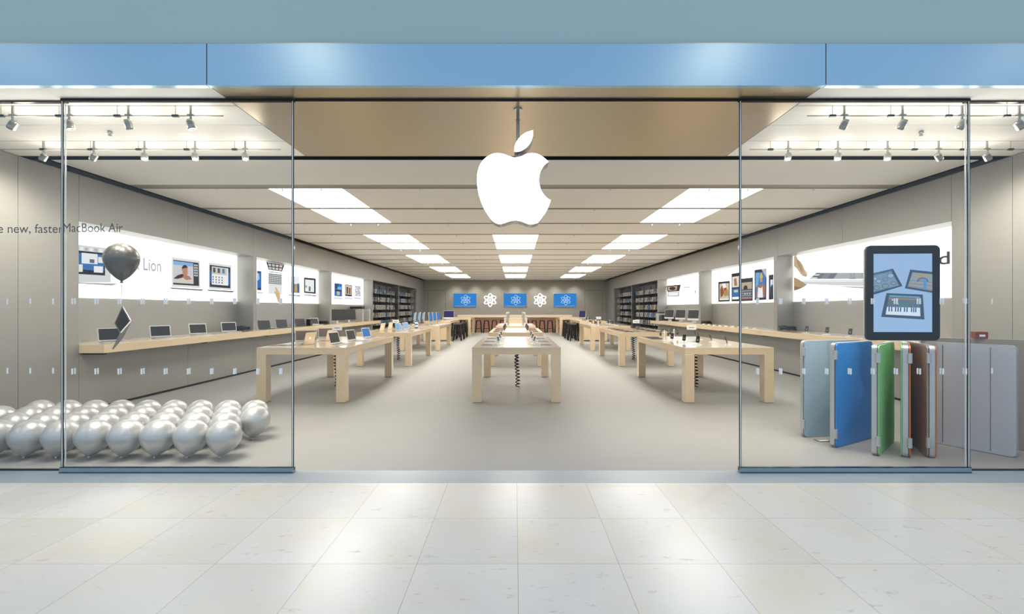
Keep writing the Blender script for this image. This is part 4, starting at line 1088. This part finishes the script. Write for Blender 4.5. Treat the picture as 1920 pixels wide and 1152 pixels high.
b = MB(); e1 = P(210, 655, HB + 0.05) - org; e2 = cR + e1 - cB
nb = (cR - cB).cross(e1 - cB).normalized()
qd([cR, cB, e1, e2], 0.012, M['alu_d'], nb); b.build('base', lp)

# ------------------------------------------------------------------ right window: tall tablet above a fan of covers
gt = thing('giant_tablet', 'oversized black-framed tablet with pale blue screen standing in the right window', 'display', (4.38, 5.30, 1.19), R(-3))
w_, h_ = 0.80, 1.075
b = MB(); b.prism(rrect(w_, h_, 0.055, 8, cy=h_ / 2), 0, 0.03, M['black']); b.build('front_bezel', gt, bevel=0.006)
b = MB(); b.prism(rrect(w_ - 0.004, h_ - 0.004, 0.055, 8, cy=h_ / 2), 0.03, 0.055, M['alu']); b.build('back_shell', gt, bevel=0.012)
def gq(u, v): return (-w_ / 2 + 0.078 + u * (w_ - 0.165), 0.095 + (1 - v) * (h_ - 0.19))
def gpoly(b, pts, m, lay): b.quadp([(gq(u, v)[0], -0.001 - 0.0008 * lay, gq(u, v)[1]) for u, v in pts][::-1], m)
b = MB(); gpoly(b, [(0, 0), (1, 0), (1, 1), (0, 1)], em((158, 192, 230), 0.95), 1); b.build('screen', gt)
def f8(x, y): return ((x - 208) / (770 - 208), (y - 178) / (952 - 178))
def dev(name, q, body, scr, extra):
    b = MB(); gpoly(b, [f8(*p) for p in q], em(body), 2)
    c0 = (sum(p[0] for p in q) / len(q), sum(p[1] for p in q) / len(q))
    extra(b); b.build(name, gt)
DKB = (70, 92, 118)
q = [(208, 370), (395, 325), (486, 497), (208, 583)]
def e1_(b):
    gpoly(b, [f8(*p) for p in ((208, 392), (378, 348), (452, 492), (208, 556))], em((120, 152, 180)), 3)
    gpoly(b, [f8(*p) for p in ((208, 378), (382, 338), (388, 350), (208, 393))], em((92, 116, 142)), 4)
    for (x, y, rx_, ry) in ((370, 395, 34, 24), (318, 430, 26, 20), (255, 450, 24, 18), (222, 425, 16, 20), (320, 498, 34, 26), (235, 515, 28, 24), (400, 470, 30, 18)):
        gpoly(b, [f8(min(max(x + rx_ * math.cos(2 * PI * i / 18), 208), 770), y + ry * math.sin(2 * PI * i / 18)) for i in range(18)], em((76, 98, 124)), 5)
        gpoly(b, [f8(min(max(x + rx_ * .86 * math.cos(2 * PI * i / 18), 208), 770), y + ry * .82 * math.sin(2 * PI * i / 18)) for i in range(18)], em((150, 180, 206) if (x + y) % 2 else (132, 150, 166)), 6)
dev('pictured_drum_tablet', q, DKB, None, e1_)
q = [(560, 335), (770, 358), (770, 565), (508, 520)]
def e2_(b):
    gpoly(b, [f8(*p) for p in ((580, 362), (770, 382), (770, 545), (536, 503))], em((150, 160, 166)), 3)
    gpoly(b, [f8(*p) for p in ((625, 378), (725, 388), (725, 404), (625, 395))], em((176, 150, 118)), 4)
    gpoly(b, [f8(678 + 55 * math.cos(PI * i / 12), 455 - 42 * math.sin(PI * i / 12)) for i in range(13)], em((88, 112, 138)), 5)
    gpoly(b, [f8(678 + 42 * math.cos(PI * i / 12), 455 - 30 * math.sin(PI * i / 12)) for i in range(13)], em((134, 152, 168)), 6)
    for k in range(5): gpoly(b, [f8(560 - k * 4, 440 + k * 14), f8(770, 460 + k * 18), f8(770, 464 + k * 18), f8(560 - k * 4, 443 + k * 14)], em((178, 158, 126) if k % 2 else (84, 110, 136)), 7)
    gpoly(b, [f8(*p) for p in ((688, 425), (715, 428), (712, 530), (682, 526))], em((90, 150, 206)), 8)
dev('pictured_guitar_tablet', q, DKB, None, e2_)
q = [(332, 567), (680, 582), (696, 828), (280, 802)]
def e3_(b):
    gpoly(b, [f8(*p) for p in ((358, 585), (652, 600), (655, 712), (335, 702))], em((98, 120, 140)), 3)
    gpoly(b, [f8(*p) for p in ((358, 588), (652, 602), (652, 616), (358, 602))], em((110, 160, 200)), 4)
    gpoly(b, [f8(*p) for p in ((354, 612), (652, 624), (652, 640), (354, 628))], em((150, 136, 118)), 5)
    gpoly(b, [f8(*p) for p in ((440, 655), (540, 660), (540, 695), (440, 690))], em((88, 130, 134)), 5)
    gpoly(b, [f8(*p) for p in ((335, 703), (652, 712), (655, 796), (322, 778))], em((214, 230, 244)), 6)
    for k, x in enumerate((350, 375, 412, 436, 460, 498, 522, 565, 586, 606)): gpoly(b, [f8(x, 704 + (x - 350) * .03), f8(x + 11, 704 + (x - 350) * .03), f8(x + 10, 748 + (x - 350) * .03), f8(x - 2, 748 + (x - 350) * .03)], em((40, 92, 150)), 7)
    for (x, y) in ((388, 634), (405, 655), (438, 672)): gpoly(b, [f8(x + 7 * math.cos(i), y + 7 * math.sin(i)) for i in range(6)], em((236, 240, 244)), 7)
dev('pictured_keyboard_tablet', q, DKB, None, e3_)
def book(name, label, near, far, cov_front, cov_back, folds=0, h=1.165, th=0.045, face_sign=1):
    near, far = Vector((near[0], near[1], 0)), Vector((far[0], far[1], 0)); v = far - near; L_ = v.length
    t = thing(name, label, 'display', near, math.atan2(v.y, v.x), 'oversized tablet covers in the right window')
    # local: x along the panel, +y one side, z up ; face_sign = side turned to the viewer
    f = face_sign
    y0, y1 = sorted((0, -f * th))
    b = MB(); b.prism(rrect(L_, h, 0.05, 6, cx=L_ / 2, cy=h / 2), y0, y1, M['alu']); b.build('tablet_body', t, bevel=0.012)
    if cov_front:
        y0, y1 = sorted((f * 0.006, f * 0.02))
        b = MB(); b.prism(rrect(L_ - 0.01, h - 0.01, 0.045, 6, cx=L_ / 2, cy=h / 2), y0, y1, M[cov_front]); cv = b.build('front_cover', t, bevel=0.003)
        if folds:
            g = MB()
            for k in range(1, folds + 1):
                xx = L_ * k / (folds + 1); ya, yb = sorted((f * 0.02, f * 0.0215)); g.box(xx - 0.004, xx + 0.004, ya, yb, 0.03, h - 0.03, M['alu_d'])
            g.build('fold_line', cv)
    b = MB(); ya, yb = sorted((0, f * 0.006)); b.prism(rrect(L_ - 0.02, h - 0.02, 0.045, 6, cx=L_ / 2, cy=h / 2), ya, yb, M['black']); b.build('glass_face', t)
    if cov_back:
        y0, y1 = sorted((-f * (th + 0.002), -f * (th + 0.014)))
        b = MB(); b.prism(rrect(L_ - 0.01, h - 0.01, 0.045, 6, cx=L_ / 2, cy=h / 2), y0, y1, M[cov_back]); b.build('back_cover', t)
    for z in ((0.16, h - 0.13) if not folds and h < 1.2 else ()):
        b = MB(); b.tube([(-0.004, f * 0.012, z - 0.05), (-0.004, f * 0.012, z + 0.05)], 0.022, M['alu'], 12); b.build('hinge', t)
    return t
book('tablet_cover', 'oversized grey-blue tablet cover, leftmost of the fan in the right window', (3.47, 5.66), (4.25, 5.78), 'cov_lgrey', None, 0, face_sign=-1)
book('tablet_cover', 'oversized bright blue tablet cover standing in the right window', (3.55, 5.22), (4.26, 5.62), 'cov_blue', None, 0, face_sign=-1)
book('tablet_cover', 'oversized light green tablet cover standing in the right window', (3.79, 4.92), (4.42, 5.50), 'cov_green', None, 0, face_sign=-1)
book('tablet_cover', 'oversized tablet seen edge-on with green and orange covers in the right window', (4.07, 4.86), (4.59, 5.50), 'cov_orange', 'cov_green', 0, face_sign=-1)
book('tablet_cover', 'oversized tablet with brown face, just left of the wide pale panel', (4.29, 4.86), (4.70, 5.62), 'cov_brown', 'cov_orange', 0, face_sign=1)
book('tablet_cover', 'oversized pale grey folded tablet cover, widest one at right', (5.20, 4.86), (4.78, 5.52), 'cov_grey', None, 3, face_sign=1)
book('tablet_cover', 'oversized brown tablet cover behind the wide pale grey one', (5.72, 5.02), (4.85, 5.62), 'cov_brown', None, 0, face_sign=1, h=1.21)
b = MB(); b.box(-0.055, 0.055, -0.05, 0.05, 0, 0.075, M['box_br']); b.box(-0.022, 0.03, -0.0512, -0.05, 0.02, 0.045, M['card']); o = b.build('product_box'); o.location = (5.28, 5.34, 1.212); o.rotation_euler = (0, 0, R(-20)); tag(o, 'small rust-brown box with white label on top of the brown cover', 'box')
b = MB(); b.tube([(3.53, 5.55, 0.012), (3.53, 5.45, 0.012), (3.95, 5.5, 0.012)], 0.008, M['steel'], 8); o = b.build('wire_foot'); tag(o, 'thin bent steel rod on the floor under the grey-blue cover', 'rod')
